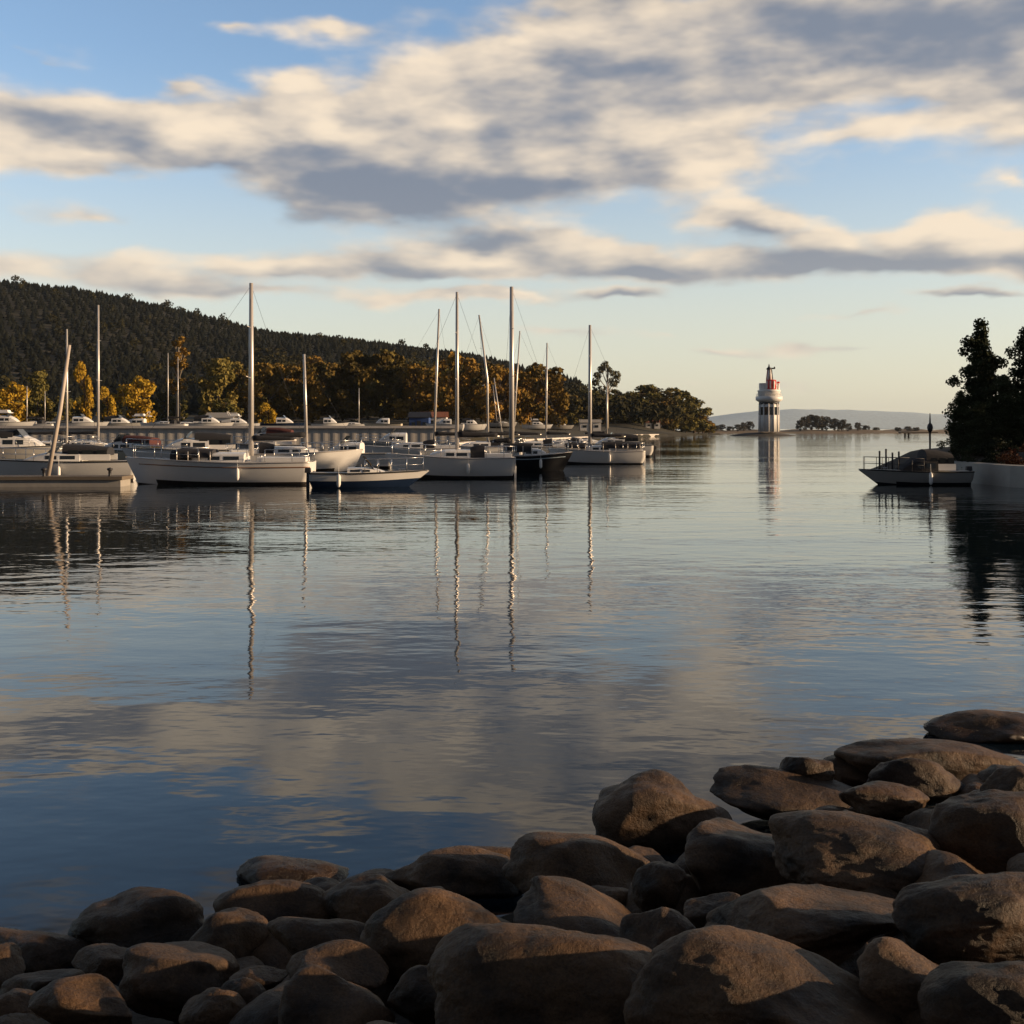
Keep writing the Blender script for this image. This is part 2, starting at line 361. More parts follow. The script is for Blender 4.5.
# ------------------------------------------------------------------ boulders
def rock_material():
    m, nt, b, out = new_mat('shore_rock'); L = nt.links.new
    def N(t): return nt.nodes.new(t)
    tc = N('ShaderNodeTexCoord'); oi = N('ShaderNodeObjectInfo')
    ad = N('ShaderNodeVectorMath'); ad.operation = 'ADD'; L(tc.outputs['Object'], ad.inputs[0])
    cb = N('ShaderNodeCombineXYZ'); mu = N('ShaderNodeMath'); mu.operation = 'MULTIPLY'; L(oi.outputs['Random'], mu.inputs[0]); mu.inputs[1].default_value = 40
    L(mu.outputs[0], cb.inputs[0]); L(cb.outputs[0], ad.inputs[1])
    def nz(s, d, r):
        n = N('ShaderNodeTexNoise'); n.inputs['Scale'].default_value = s; n.inputs['Detail'].default_value = d; n.inputs['Roughness'].default_value = r
        L(ad.outputs[0], n.inputs['Vector']); return n.outputs[0]
    big = nz(4, 6, 0.6); mid = nz(16, 8, 0.65); gr = nz(90, 6, 0.7)
    cr = N('ShaderNodeValToRGB'); L(big, cr.inputs[0])
    cr.color_ramp.elements[0].position = 0.33; cr.color_ramp.elements[0].color = (0.016, 0.010, 0.006, 1)
    cr.color_ramp.elements[1].position = 0.68; cr.color_ramp.elements[1].color = (0.150, 0.083, 0.040, 1)
    hs = N('ShaderNodeMix'); hs.data_type = 'RGBA'; hf = N('ShaderNodeMath'); hf.operation = 'FRACT'; hq = N('ShaderNodeMath'); hq.operation = 'MULTIPLY'
    L(oi.outputs['Random'], hq.inputs[0]); hq.inputs[1].default_value = 7.3; L(hq.outputs[0], hf.inputs[0]); hr = N('ShaderNodeMapRange'); L(hf.outputs[0], hr.inputs[0]); hr.inputs[4].default_value = 0.3
    L(hr.outputs[0], hs.inputs[0]); L(cr.outputs[0], hs.inputs[6]); gv = N('ShaderNodeHueSaturation'); gv.inputs['Saturation'].default_value = 0.45; gv.inputs['Value'].default_value = 0.75; L(cr.outputs[0], gv.inputs['Color']); L(gv.outputs[0], hs.inputs[7])
    sp = N('ShaderNodeMapRange'); L(gr, sp.inputs[0]); sp.inputs[1].default_value = 0.3; sp.inputs[2].default_value = 0.7; sp.inputs[3].default_value = 0.6; sp.inputs[4].default_value = 1.35
    mx = N('ShaderNodeVectorMath'); mx.operation = 'SCALE'; L(hs.outputs[2], mx.inputs[0]); L(sp.outputs[0], mx.inputs['Scale'])
    pr = N('ShaderNodeMapRange'); L(oi.outputs['Random'], pr.inputs[0]); pr.inputs[3].default_value = 0.7; pr.inputs[4].default_value = 1.15
    mx2 = N('ShaderNodeVectorMath'); mx2.operation = 'SCALE'; L(mx.outputs[0], mx2.inputs[0]); L(pr.outputs[0], mx2.inputs['Scale'])
    # wet band where the lake laps the stones
    ge = N('ShaderNodeNewGeometry'); sz_ = N('ShaderNodeSeparateXYZ'); L(ge.outputs['Position'], sz_.inputs[0])
    wz = N('ShaderNodeMath'); wz.operation = 'MULTIPLY_ADD'; L(mid, wz.inputs[0]); wz.inputs[1].default_value = -0.16; L(sz_.outputs[2], wz.inputs[2])
    wt_ = N('ShaderNodeMapRange'); L(wz.outputs[0], wt_.inputs[0]); wt_.inputs[1].default_value = -0.02; wt_.inputs[2].default_value = 0.06; wt_.inputs[3].default_value = 0.42; wt_.inputs[4].default_value = 1.0
    mx3 = N('ShaderNodeVectorMath'); mx3.operation = 'SCALE'; L(mx2.outputs[0], mx3.inputs[0]); L(wt_.outputs[0], mx3.inputs['Scale'])
    L(mx3.outputs[0], b.inputs['Base Color'])
    rr = N('ShaderNodeMapRange'); L(mid, rr.inputs[0]); rr.inputs[1].default_value = 0.3; rr.inputs[2].default_value = 0.7; rr.inputs[3].default_value = 0.36; rr.inputs[4].default_value = 0.66
    rm = N('ShaderNodeMath'); rm.operation = 'MULTIPLY'; L(rr.outputs[0], rm.inputs[0]); L(wt_.outputs[0], rm.inputs[1])
    L(rm.outputs[0], b.inputs['Roughness']); b.inputs['Specular IOR Level'].default_value = 0.24
    b1 = N('ShaderNodeBump'); b1.inputs['Distance'].default_value = 0.022; L(mid, b1.inputs['Height'])
    b2 = N('ShaderNodeBump'); b2.inputs['Distance'].default_value = 0.006; L(gr, b2.inputs['Height']); L(b1.outputs[0], b2.inputs['Normal'])
    L(b2.outputs[0], b.inputs['Normal'])
    return m
M['rock'] = rock_material()
_ico = {}
def ico(sub):
    if sub not in _ico:
        bm = bmesh.new(); bmesh.ops.create_icosphere(bm, subdivisions=sub, radius=1)
        v = np.array([q.co[:] for q in bm.verts]); f = np.array([[q.index for q in p.verts] for p in bm.faces]); bm.free()
        _ico[sub] = (v, f)
    return _ico[sub]
def rock_mesh(rx, ry, rz, seed, sub=5, tilt=0.0, rough=1.0):
    """rounded boulder: sphere cut by a few soft planes, then worn with noise"""
    rnd = random.Random(seed)
    v, f = ico(sub); v = v.copy()
    for _ in range(rnd.randint(5, 8)):
        n = Vector((rnd.gauss(0, 1), rnd.gauss(0, 1), rnd.gauss(0, 0.8))).normalized(); n = np.array(n)
        h = rnd.uniform(0.55, 0.88)
        d = v @ n - h
        w = np.where(d > -0.10, (d + 0.10), 0)          # soft clip keeps the edges worn
        v -= np.outer(np.where(d > 0.06, d * 0.80 + 0.018, w * w * 2.57), n)
    o = Vector((seed * 3.17, seed * 1.31, seed * 0.77))
    out = np.empty_like(v)
    for i, p in enumerate(v):
        q = Vector(p); a = noise.noise(q * 1.25 + o) * 0.22 * rough
        a += noise.fractal(q * 3.2 + o, 0.8, 2.1, 3) * 0.045 * rough
        if sub >= 5: a += noise.noise(q * 13 + o) * 0.006 * rough
        out[i] = p * (1 + a)
    out *= np.array([rx * 1.17, ry * 1.17, rz * 1.12])
    c, s = math.cos(tilt), math.sin(tilt)
    x = out[:, 0] * c + out[:, 2] * s; z = -out[:, 0] * s + out[:, 2] * c
    out[:, 0] = x; out[:, 2] = z
    return mesh_np('boulder', out, f, M['rock'], True)
# (cx, cy, half width, half height in the photo, tilt deg (right end down), depth ratio, label)
ROCKS = [
 (28,950,52,27,6,.8,'long flat brown boulder at the left edge nearest the water'),
 (0,972,19,27,0,.9,'small rounded stone cut by the left edge below the flat boulder'),
 (42,988,36,23,-5,.9,'small domed stone between the left edge and the bottom left boulder'),
 (4,1014,30,24,0,.9,'sunlit stone in the bottom left corner'),
 (88,1010,50,33,0,.8,'blunt sunlit boulder on the bottom edge, second from the left corner'),
 (138,928,60,34,0,.8,'dark craggy boulder standing against the water near the left edge'),
 (106,964,28,20,0,.9,'small half shaded stone in front of the dark craggy boulder'),
 (182,974,58,38,10,.8,'boulder with a sunlit right shoulder in front of the dark craggy one'),
 (226,942,38,34,0,.8,'dark boulder with a small sunlit tip, left of the stacked pile'),
 (275,918,52,34,5,.8,'broad brown boulder under the two topmost stones of the left pile'),
 (308,880,60,28,5,.7,'pale topped boulder highest on the left pile by the water'),
 (318,896,27,16,0,.9,'small dark stone resting on the left pile below its top boulder'),
 (380,906,46,27,6,.8,'wedge shaped boulder at the right end of the left pile'),
 (380,884,30,13,0,.9,'low stone by the water between the left pile and the black boulder'),
 (264,979,28,15,0,.9,'small flat sunlit stone left of the bottom edge round boulder'),
 (245,996,20,18,0,.9,'little stone wedged beside the small flat sunlit stone'),
 (340,968,40,27,8,.8,'oval boulder lying just above the bright bottom edge boulder'),
 (328,1010,62,44,10,.8,'bright smooth boulder on the bottom edge under the left pile'),
 (212,1014,28,24,0,.9,'dark stone at the bottom edge between two sunlit boulders'),
 (325,942,52,28,6,.8,'shaded boulder in the hollow below the left pile'),
 (458,878,60,27,3,.7,'black fronted boulder with a sunlit right end by the water'),
 (490,860,38,14,3,.8,'flat stone peeping over the black fronted boulder'),
 (442,940,72,46,-4,.8,'large rounded boulder with a bright right shoulder, left of centre'),
 (434,902,20,14,0,.9,'small pale stone above the large rounded boulder left of centre'),
 (432,998,44,30,0,.8,'low shaded stone left of the huge bottom centre boulder'),
 (556,1012,124,78,4,.8,'huge dark boulder at the bottom centre with a grainy sunlit right side'),
 (580,872,66,35,8,.8,'rugged brown boulder at the water edge in the centre'),
 (576,916,74,30,16,.9,'dark slanting slab running down to the right in the centre'),
 (660,822,61,48,-4,.85,'tall round boulder with a crinkled gold right side by the water'),
 (662,888,27,27,0,.9,'small knobbly stone beneath the tall round boulder'),
 (657,940,32,29,0,.9,'dark stone at the lower end of the slanting slab'),
 (792,796,84,26,9,.7,'long pointed slab with a black underside, right of the tall round boulder'),
 (806,772,24,20,0,.9,'knob of stone sitting on the long pointed slab'),
 (742,862,78,42,4,.8,'broad pitted boulder below the long pointed slab'),
 (868,862,98,42,5,.75,'great wedge boulder with a sunlit grainy right end'),
 (880,800,42,18,4,.8,'flat oval stone between the pointed slab and the dark heap on the right'),
 (914,782,42,23,8,.8,'triangular shaded stone behind the flat oval stone'),
 (848,778,32,26,0,.9,'dark stone against the water behind the pointed slab'),
 (935,768,86,28,4,.7,'long humped boulder along the upper right water edge'),
 (1004,734,60,20,3,.7,'farthest boulder, flat and dark, at the right edge by the water'),
 (998,838,72,48,0,.8,'big dark boulder at the right edge beside the great wedge boulder'),
 (804,922,98,39,-3,.75,'long loaf shaped boulder with a blunt sunlit right end'),
 (992,924,98,50,-3,.75,'wide shaded boulder at the right edge, mid way down'),
 (786,1022,146,88,10,.8,'huge smooth sunlit boulder on the bottom edge right of centre'),
 (906,990,48,44,25,.8,'dark sloping boulder between the huge sunlit one and the corner'),
 (1000,1014,68,50,-4,.8,'smooth dark boulder in the bottom right corner'),
 (716,914,30,20,0,.9,'small rough stone left of the loaf shaped boulder'),
 (1018,792,34,24,0,.9,'dark stone at the right edge above the big dark boulder'),
]
def rock_D(cx, cy):
    s = (cy - HY) / F; mm = (cx - 512) / F
    return (2.3 - 5.8 * K) / (s + K * (0.58 * mm - 1))
for i, (cx, cy, hw, hh, tl, dr, lab) in enumerate(ROCKS):
    D = rock_D(cx, min(cy, 1010)); D = min(D, 9.2)
    if lab.startswith('knob'): D = rock_D(792, 796) + .12
    rx = hw * D / F; rz = hh * D / F * 0.98; ry = max(rz, rx * dr * 0.8)
    # seen from above, the depth of a boulder adds to its height in the picture
    sn = math.sin(math.atan((cy - HY) / F)); 
    rz = max(rz * 0.72, math.sqrt(max(rz * rz - (ry * sn) ** 2, 0)))
    o = link('boulder', rock_mesh(rx, ry, rz, i + 3, 6 if hw > 90 else 5, R(tl)), None, (gx(cx, D), D, gz(cy, D)), (0, 0, 0))
    tag(o, lab, 'boulder', 'boulders along the near shore')
# stones seen dimly in the gaps between the boulders
gaps = []
rr = random.Random(5)
for r in range(9):
    for c in range(16):
        X = -3.2 + c * 0.5 + rr.uniform(-.2, .2); Y = 2.7 + r * 0.55 + rr.uniform(-.18, .18)
        if Y > 5.75 + 0.58 * X - 0.15 or abs(X) > 0.5 * Y + .2: continue
        gaps.append((X, Y))
gm = [rock_mesh(0.23, 0.19, 0.15, 90 + k, 5) for k in range(5)]
for X, Y in gaps:
    s = rr.uniform(0.75, 1.15)
    o = link('boulder', gm[rr.randrange(5)], None, (X, Y, rock_plane(X, Y) - 0.16 - .03 * rr.random()), (rr.uniform(-.2, .2), rr.uniform(-.2, .2), rr.uniform(0, 6.28)))
    o.scale = (s, s, s)
    tag(o, 'dim brown stone filling a gap between the larger boulders', 'boulder', 'dim stones in the gaps of the near shore')

# ------------------------------------------------------------------ trees
def leaf_cloud(clumps, n, size, flat=0.8, shell=0.45):
    """n leaf-sized quads spread through clumps (x,y,z,r)"""
    cl = np.array(clumps); w = cl[:, 3] ** 2; idx = RNG.choice(len(cl), n, p=w / w.sum())
    d = RNG.normal(size=(n, 3)); d /= np.linalg.norm(d, axis=1)[:, None]
    r = cl[idx, 3] * (shell + (1.08 - shell) * RNG.random(n) ** 0.7)
    c = cl[idx, :3] + d * r[:, None] * np.array([1, 1, flat])
    a = RNG.normal(size=(n, 3)) * .8 + np.cross(d, RNG.normal(size=(n, 3))); a /= np.linalg.norm(a, axis=1)[:, None]
    b = np.cross(a, d + 0.7 * RNG.normal(size=(n, 3))); b /= np.linalg.norm(b, axis=1)[:, None]
    s = size * (0.6 + 0.8 * RNG.random(n))[:, None] / 2
    v = np.stack([c - a * s, c - b * s * 0.7, c + a * s, c + b * s * 0.7], 1).reshape(-1, 3)
    return v, np.arange(n * 4).reshape(-1, 4)
def tree_protos(name, leafm, barkm, hgt, rad, nclump, nleaf, size, trunk_frac=0.3, seed=1, shape='round', loose=1.0):
    """returns an (Empty, crown, trunk) prototype; linked later by copy"""
    rnd = random.Random(seed); cl = []
    base = hgt * trunk_frac
    for k in range(nclump):
        u = rnd.random(); ang = rnd.uniform(0, 2 * PI)
        zc = base + (hgt - base) * (0.1 + 0.84 * u)
        t = (zc - base) / (hgt - base)
        env = math.sqrt(max(0.05, 1 - (2 * t - 0.85) ** 2 / 1.4)) if shape == 'round' else (1.05 - t) ** 0.75
        rr_ = rad * env * math.sqrt(rnd.random()) * 0.8
        cl.append((rr_ * math.cos(ang), rr_ * math.sin(ang), zc, rad * rnd.uniform(0.20, 0.36) * loose * (0.6 + .4 * env)))
    v, f = leaf_cloud(cl, nleaf, size)
    v[:, 2] = np.minimum(v[:, 2], hgt * 1.02)
    crown = mesh_np(name + '_crown', v, f, leafm)
    mb = MB(); tw = hgt * 0.022
    bend = rnd.uniform(-.3, .3)
    mb.tube([(0, 0, -0.6), (bend * .3, 0, base * .7), (bend, .1, base + (hgt - base) * .4), (bend * .6, 0, hgt * .93)], [tw * 1.3, tw, tw * .6, tw * .12], 7)
    for c in cl[::max(1, nclump // 14)]:
        z0 = min(c[2] * 0.75, hgt * .8); mb.tube([(bend * .5, 0, z0), ((c[0]) * .55, c[1] * .55, (z0 + c[2]) / 2 + .1), c[:3]], [tw * .4, tw * .25, tw * .08], 5)
    me = bpy.data.meshes.new(name + '_trunk'); me.from_pydata(mb.v, [], mb.f); me.materials.append(barkm)
    me.polygons.foreach_set('use_smooth', [True] * len(me.polygons)); me.update()
    return crown, me
def plant_tree(name, pr, loc, label, cat='tree', group=None, s=1.0, rz=0.0, sz=None):
    t = thing(name, label, cat, loc, rz, group); t.scale = (s, s, sz or s)
    link('crown', pr[0], t); link('trunk', pr[1], t)
    return t

# ------------------------------------------------------------------ far land on the left: quay ground rising to the wooded hill
SH = [(-1400, 138), (-6, 138), (46, 400), (100, 590), (122, 640)]     # shoreline as (X, Y)
def shore_y(X):
    for (a, b), (c, d) in zip(SH, SH[1:]):
        if a <= X <= c: return b + (d - b) * (X - a) / (c - a)
    return 1e9
RIDGE = [(-140,262),(0,281),(100,293),(200,312),(280,330),(400,346),(470,355),(540,372),(600,386),(650,404),(700,421),(730,432)]
def ridge_z(px):
    if px <= RIDGE[0][0]: return gz(RIDGE[0][1], 1300)
    for (a, b), (c, d) in zip(RIDGE, RIDGE[1:]):
        if a <= px <= c: return gz(b + (d - b) * (px - a) / (c - a), 1300)
    return 0.5
def sstep(a, b, x):
    t = max(0, min(1, (x - a) / (b - a))); return t * t * (3 - 2 * t)
def land_z(X, Y):
    sy = shore_y(X)
    if Y < sy - 3 or X > 122: return -3.0
    edge = sstep(sy - 3, sy + 2, Y)
    px = 512 + X / Y * F if Y > 600 else 512 + X / 600 * F * (0.4 + 0.6 * Y / 600)
    top = max(ridge_z(512 + F * X / 1300) - 11, 0)
    rise = sstep(360, 1300, Y) ** 1.15
    back = 1 - 0.5 * sstep(1300, 1900, Y)
    low = 2.1 - 1.3 * sstep(-6, 10, X)
    z = low + max(top - 3, 0) * rise * back + 3 * sstep(250, 420, Y) * (1 - .6 * sstep(0, 30, X))
    tip = sstep(118, 60, X)
    z = 1.2 + (z - 1.2) * tip if X > 46 else z
    z += 6 * noise.noise(Vector((X * .006, Y * .006, 1))) * sstep(500, 900, Y) * tip
    if X > 20: z = 1.0 + (z - 1.0) * sstep(0, 110, Y - sy)
    return -3 + (z + 3) * edge
def build_land():
    xs = np.concatenate([np.linspace(-1400, -260, 50), np.linspace(-250, 130, 140)])
    ys = np.concatenate([np.linspace(134, 420, 90), np.linspace(430, 1900, 90)])
    v = [(x, y, land_z(x, y)) for y in ys for x in xs]; nx = len(xs)
    f = [(j * nx + i, j * nx + i + 1, (j + 1) * nx + i + 1, (j + 1) * nx + i) for j in range(len(ys) - 1) for i in range(nx - 1)]
    m = mat('hill_soil', (0.035, 0.03, 0.016), 0.95, var=0.4, scale=0.02)
    tag(link('wooded_hill', mesh_np('wooded_hill', v, f, m, True)), kind='structure')
build_land()

# evergreen wood covering the hill: one mass of small trees
def conifer_unit(n=7):
    v = []; f = []
    for t, (r, z0, z1) in enumerate(((1.0, 0.1, 0.55), (0.75, 0.38, 0.8), (0.45, 0.62, 1.0))):
        b = len(v); v.append((0, 0, z1))
        for k in range(n):
            a = 2 * PI * (k + .5 * t) / n; rr_ = r * (1 if k % 2 else 0.72); v.append((rr_ * math.cos(a), rr_ * math.sin(a), z0 - (.05 if k % 2 else 0)))
        for k in range(n): f.append((b, b + 1 + k, b + 1 + (k + 1) % n))
    return np.array(v), np.array(f)
def build_forest():
    cv, cf = conifer_unit()
    V = []; Fc = []; base = 0
    V2 = []; F2 = []; base2 = 0
    Y = 520.0
    while Y < 1340:
        st = 8.5 + Y * 0.0025
        X = -0.56 * Y - 40
        while X < min(150, 0.2 * Y):
            x = X + RNG.uniform(-3, 3); y = Y + RNG.uniform(-3, 3)
            z = land_z(x, y); X += st
            if z < 1.5: continue
            px = 512 + x / y * F
            nn = noise.noise(Vector((x * .012, y * .012, 5)))
            evergreen = (px < 235 + 60 * nn) or (y > 850 + 220 * nn)  # these trees fill the slope that should lie in cloud shade
            if evergreen and RNG.random() < 0.985:
                h = RNG.uniform(7.5, 10.5); r = h * RNG.uniform(.42, .56); a = RNG.uniform(0, 6.28)
                c, s = math.cos(a), math.sin(a)
                q = cv * np.array([r, r, h]); q = q * np.array([1, 1, .86]) * (1 + .08 * RNG.normal(size=q.shape))
                V.append(np.stack([q[:, 0] * c - q[:, 1] * s + x, q[:, 0] * s + q[:, 1] * c + y, q[:, 2] + z - .5], 1)); Fc.append(cf + base); base += len(cv)
            else:
                h = RNG.uniform(10, 15); cl = [(x + RNG.uniform(-2.5, 2.5), y + RNG.uniform(-2.5, 2.5), z + h * RNG.uniform(.45, .85), RNG.uniform(2.2, 3.6)) for _ in range(4)]
                v, f = leaf_cloud(cl, 70, 2.3, shell=.7); V2.append(v); F2.append(f + base2); base2 += len(v)
        Y += st * 0.92
    tag(link('evergreen_forest', mesh_np('evergreen_forest', np.concatenate(V), np.concatenate(Fc), M['shaded_ever'])), 'evergreen forest covering the hillside, cloud shade put into its dark colour', 'forest', kind='stuff')
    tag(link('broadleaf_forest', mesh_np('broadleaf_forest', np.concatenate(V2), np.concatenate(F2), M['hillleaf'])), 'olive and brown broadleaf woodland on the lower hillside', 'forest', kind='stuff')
build_forest()

# shoreline trees one can tell apart
PR = {}
for k in range(3):
    PR['autumn%d' % k] = tree_protos('autumn', M['autumn'], M['bark'], 15, 5.6, 26, 3000, 0.8, .04, 20 + k)
    PR['olive%d' % k] = tree_protos('olive', M['olive'], M['bark'], 15, 5.8, 26, 3000, 0.8, .04, 30 + k)
PR['yellow'] = tree_protos('yellow', M['yellow'], M['bark'], 12, 5.2, 30, 3200, 0.65, .06, 41)
PR['yellow1'] = tree_protos('yellow', M['yellow'], M['bark'], 12, 4.6, 24, 2600, 0.65, .06, 42)
PR['poplar'] = tree_protos('poplar', M['autumn'], M['palebark'], 24, 2.6, 26, 1300, 0.7, .3, 43, loose=1.2)
PR['loose'] = tree_protos('loose', M['greyleaf'], M['palebark'], 20, 5.0, 13, 1500, 0.6, .55, 44, loose=.9)
def treeline():
    rnd = random.Random(3); n = 0
    for row, (Yb, step) in enumerate(((372, 13), (405, 13), (440, 13), (480, 13.5), (525, 14.5), (575, 16), (630, 17))):
        X = gx(-40, Yb)
        while X < gx(560 if row < 5 else 470, Yb):
            x = X + rnd.uniform(-3, 3); y = Yb + rnd.uniform(-10, 10); X += step
            px = 512 + x / y * F
            if y < shore_y(x) + 8: continue
            if px < 215 and (row > 3 or rnd.random() < .25): continue
            kind = 'autumn' if (px > 225 and rnd.random() < .72) else 'olive'
            if px < 215: kind = 'olive'
            want = 1.0 if px < 215 else 1.6
            s = want * rnd.uniform(.75, 1.12)
            if px < 200: s *= .7
            lab = ('golden brown autumn tree in the wood behind the marina masts' if kind == 'autumn' else
                   'dark olive tree at the foot of the forest hill behind the marina')
            plant_tree('autumn_tree' if kind == 'autumn' else 'broadleaf_tree', PR[kind + str(rnd.randrange(3))], (x, y, land_z(x, y) - .3), lab, 'tree',
                       'golden brown trees behind the marina' if kind == 'autumn' else 'olive trees at the foot of the hill', s, rnd.uniform(0, 6.28)); n += 1
    # rounded trees on the wooded point
    pts = [(566,392,22),(590,390,26),(618,388,28),(640,384,30),(652,384,30),(668,386,30),(682,390,28),(694,396,26),(703,410,18),(575,398,20),(604,396,20),
           (630,398,22),(660,400,20),(686,404,18),(709,420,10),(548,388,26),(530,384,26),(674,404,18),(646,406,18),(618,408,16),(590,410,16),(699,415,12)]
    for i, (px, top, hw) in enumerate(pts):
        y = 505 + (px - 530) * 0.62 + (14 if top < 395 else -8 + (px > 690) * 8)
        x = gx(px, y); y = max(y, shore_y(x) + 6); x = gx(px, y)
        z0 = max(land_z(x, y), 1.0); ht = gz(top, y) - z0
        kind = 'olive' if i % 4 else 'autumn'
        t = plant_tree('broadleaf_tree', PR[kind + str(i % 3)], (x, y, z0 - .3),
                       {True: 'rounded olive tree of the wooded point beyond the last boats', False: 'brown tinged tree of the wooded point beyond the last boats'}[kind == 'olive'],
                       'tree', 'trees of the wooded point', max(ht / 15, .5), i * 1.3)
        t.scale[0] = t.scale[1] = max(.75, hw / F * y / 5.8 * .85)
    def single(px, top, y, pr, name, lab, hw=None, H0=12, R0=5.0, z0=None):
        x = gx(px, y); z0 = land_z(x, y) if z0 is None else z0; ht = gz(top, y) - z0
        t = plant_tree(name, PR[pr], (x, y, z0 - .2), lab, 'tree', None, ht / H0)
        if hw: t.scale[0] = t.scale[1] = hw / F * y / R0
    single(12, 381, 330, 'yellow', 'yellow_tree', 'bright yellow tree at the left edge behind the quay', 21)
    single(138, 375, 330, 'yellow', 'yellow_tree', 'big round golden yellow tree behind the quay, largest of the yellow trees', 21)
    single(107, 386, 340, 'yellow1', 'yellow_tree', 'small yellow tree between the tall mast and the big round golden tree', 13)
    single(84, 361, 350, 'yellow1', 'yellow_tree', 'taller dull gold tree left of the first tall mast', 13)
    single(38, 370, 345, 'olive1', 'broadleaf_tree', 'olive tree with a faint gold tint right of the left edge yellow tree', 19, 15, 5.8)
    single(178, 333, 360, 'poplar', 'poplar_tree', 'slim dull gold tree rising above two short masts', 12, 24, 2.9)
    single(268, 402, 300, 'yellow1', 'yellow_tree', 'low golden bush just right of the tallest left mast', 13)
    single(225, 397, 310, 'olive2', 'broadleaf_tree', 'low olive green tree left of the tallest left mast', 14, 15, 5.8)
    single(607, 357, 480, 'loose', 'airy_tree', 'tall airy tree with a see through crown above the wooded point', 16, 20, 5.2)
treeline()

# ------------------------------------------------------------------ quay wall of sheet piling with a pale cap
def build_quay():
    t = thing('quay_wall', 'long grey ribbed quay wall with a pale cap rail behind the moored boats', 'wall', (0, 0, 0))
    path = [(-150, 136), (-7, 136), (43, 398), (60, 452)]
    mb = MB(); cap = MB()
    for (a, b), (c, d) in zip(path, path[1:]):
        top = 2.78 if c < 0 else 0.75
        L_ = math.hypot(c - a, d - b); n = int(L_ / 0.6); ux, uy = (c - a) / L_, (d - b) / L_; nx_, ny_ = uy, -ux; dz_ = top + .15
        pts = []
        for i in range(n + 1):
            s = L_ * i / n; off = 0.035 * (i % 2)
            for o_, ds in ((off, -.12), (off, .12)): pts.append((a + ux * (s + ds) + nx_ * o_, b + uy * (s + ds) + ny_ * o_))
        vs = [(x, y, -1.5) for x, y in pts] + [(x, y, top) for x, y in pts]; m_ = len(pts)
        mb.add(vs, [(i, i + 1, m_ + i + 1, m_ + i) for i in range(m_ - 1)])
        cap.box(((a + c) / 2 - nx_ * .3, (b + d) / 2 - ny_ * .3, dz_), (L_ + .6, 1.3, .3), math.atan2(uy, ux))
    mb.build('piling', M['sheet'], t); cap.build('cap_rail', M['pale_concrete'], t, bevel=0)
build_quay()

# ------------------------------------------------------------------ boats
def hull_mesh(L_, B, FB, parent, top, stripe=None, draft=.35, rake=.5, stern=.78, low=M['antifoul'], rubrail=None, sheer=.28, lowz=.10):
    nS, nH = 26, 9; v = []; f = []; mi = []
    def halfw(t):
        return B / 2 * ((1 - max(0, (t - .42) / .58) ** 2.3) if t > .42 else (1 - (1 - stern) * ((.42 - t) / .42) ** 2)) + .015
    def shz(t): return FB * (1 + sheer * max(0, t - .35) ** 1.6 * 1.6 + .06 * (.35 - min(t, .35)))
    levels = [0, .18, .34, .45, .52, .64, .80, .92, 1.0]
    for i in range(nS + 1):
        t = i / nS; w = halfw(t); zt = shz(t); d = draft * (1 - .5 * t ** 6)
        for s in (-1, 1):
            for u in levels:
                z = -d + (zt + d) * u
                fl = u ** (.38 + .55 * t ** 3)
                x = L_ * (t - .5) + rake * (t ** 5) * max(z, -.1) / FB - (.10 * L_ * .5 * (1 - t) ** 5) * max(0, 1 - u * 1.6)*-1
                v.append((x, s * w * fl, z))
    m_ = 2 * len(levels); nl = len(levels)
    for i in range(nS):
        for s in (0, 1):
            for k in range(nl - 1):
                a = i * m_ + s * nl + k; b = a + m_
                q = (a, b, b + 1, a + 1); f.append(q if s == 0 else q[::-1])
                zmid = (v[a][2] + v[a + 1][2]) / 2
                mi.append(0 if zmid > lowz else 1)
        a = i * m_; b = a + m_; f.append((a, a + nl, b + nl, b)); mi.append(1)
    st = [k for k in range(nl - 1, -1, -1)] + [nl + k for k in range(nl)]
    f.append(st); mi.append(0)
    me = bpy.data.meshes.new('hull'); me.from_pydata(v, [], f); me.materials.append(top); me.materials.append(low)
    me.polygons.foreach_set('material_index', mi); me.polygons.foreach_set('use_smooth', [True] * (len(f) - 1) + [False])
    me.update(); bm = bmesh.new(); bm.from_mesh(me); bmesh.ops.recalc_face_normals(bm, faces=bm.faces); bm.to_mesh(me); bm.free()
    h = link('hull', me, parent)
    # deck with camber and toe rail
    dv = []; df = []
    for i in range(nS + 1):
        t = i / nS; w = halfw(t) * .97; z = shz(t) - .03; x = L_ * (t - .5) + rake * (t ** 5) * z / FB
        dv += [(x, -w, z), (x, -w * .5, z + .05), (x, 0, z + .07), (x, w * .5, z + .05), (x, w, z)]
    for i in range(nS):
        for k in range(4): a = i * 5 + k; df.append((a, a + 1, a + 6, a + 5))
    link('deck', mesh_np('deck', dv, df, M['deck'], True), parent)
    rb = MB()
    for s in (-1, 1):
        rb.tube([(L_ * (i / nS - .5) + rake * ((i / nS) ** 5), s * halfw(i / nS) * 1.0, shz(i / nS)) for i in range(nS + 1)], .035, 5)
    rb.build('toe_rail', rubrail or M['alu'], parent)
    if stripe:
        sb = MB()
        for s in (-1, 1):
            sb.tube([(L_ * (t - .5) + rake * t ** 5 * .8, s * (halfw(t) * (.81 ** (.38 + .55 * t ** 3)) + .006), shz(t) * .78) for t in [i / 20 * .95 for i in range(21)]], .03, 5)
        sb.build('hull_stripe', stripe, parent)
    return halfw, shz
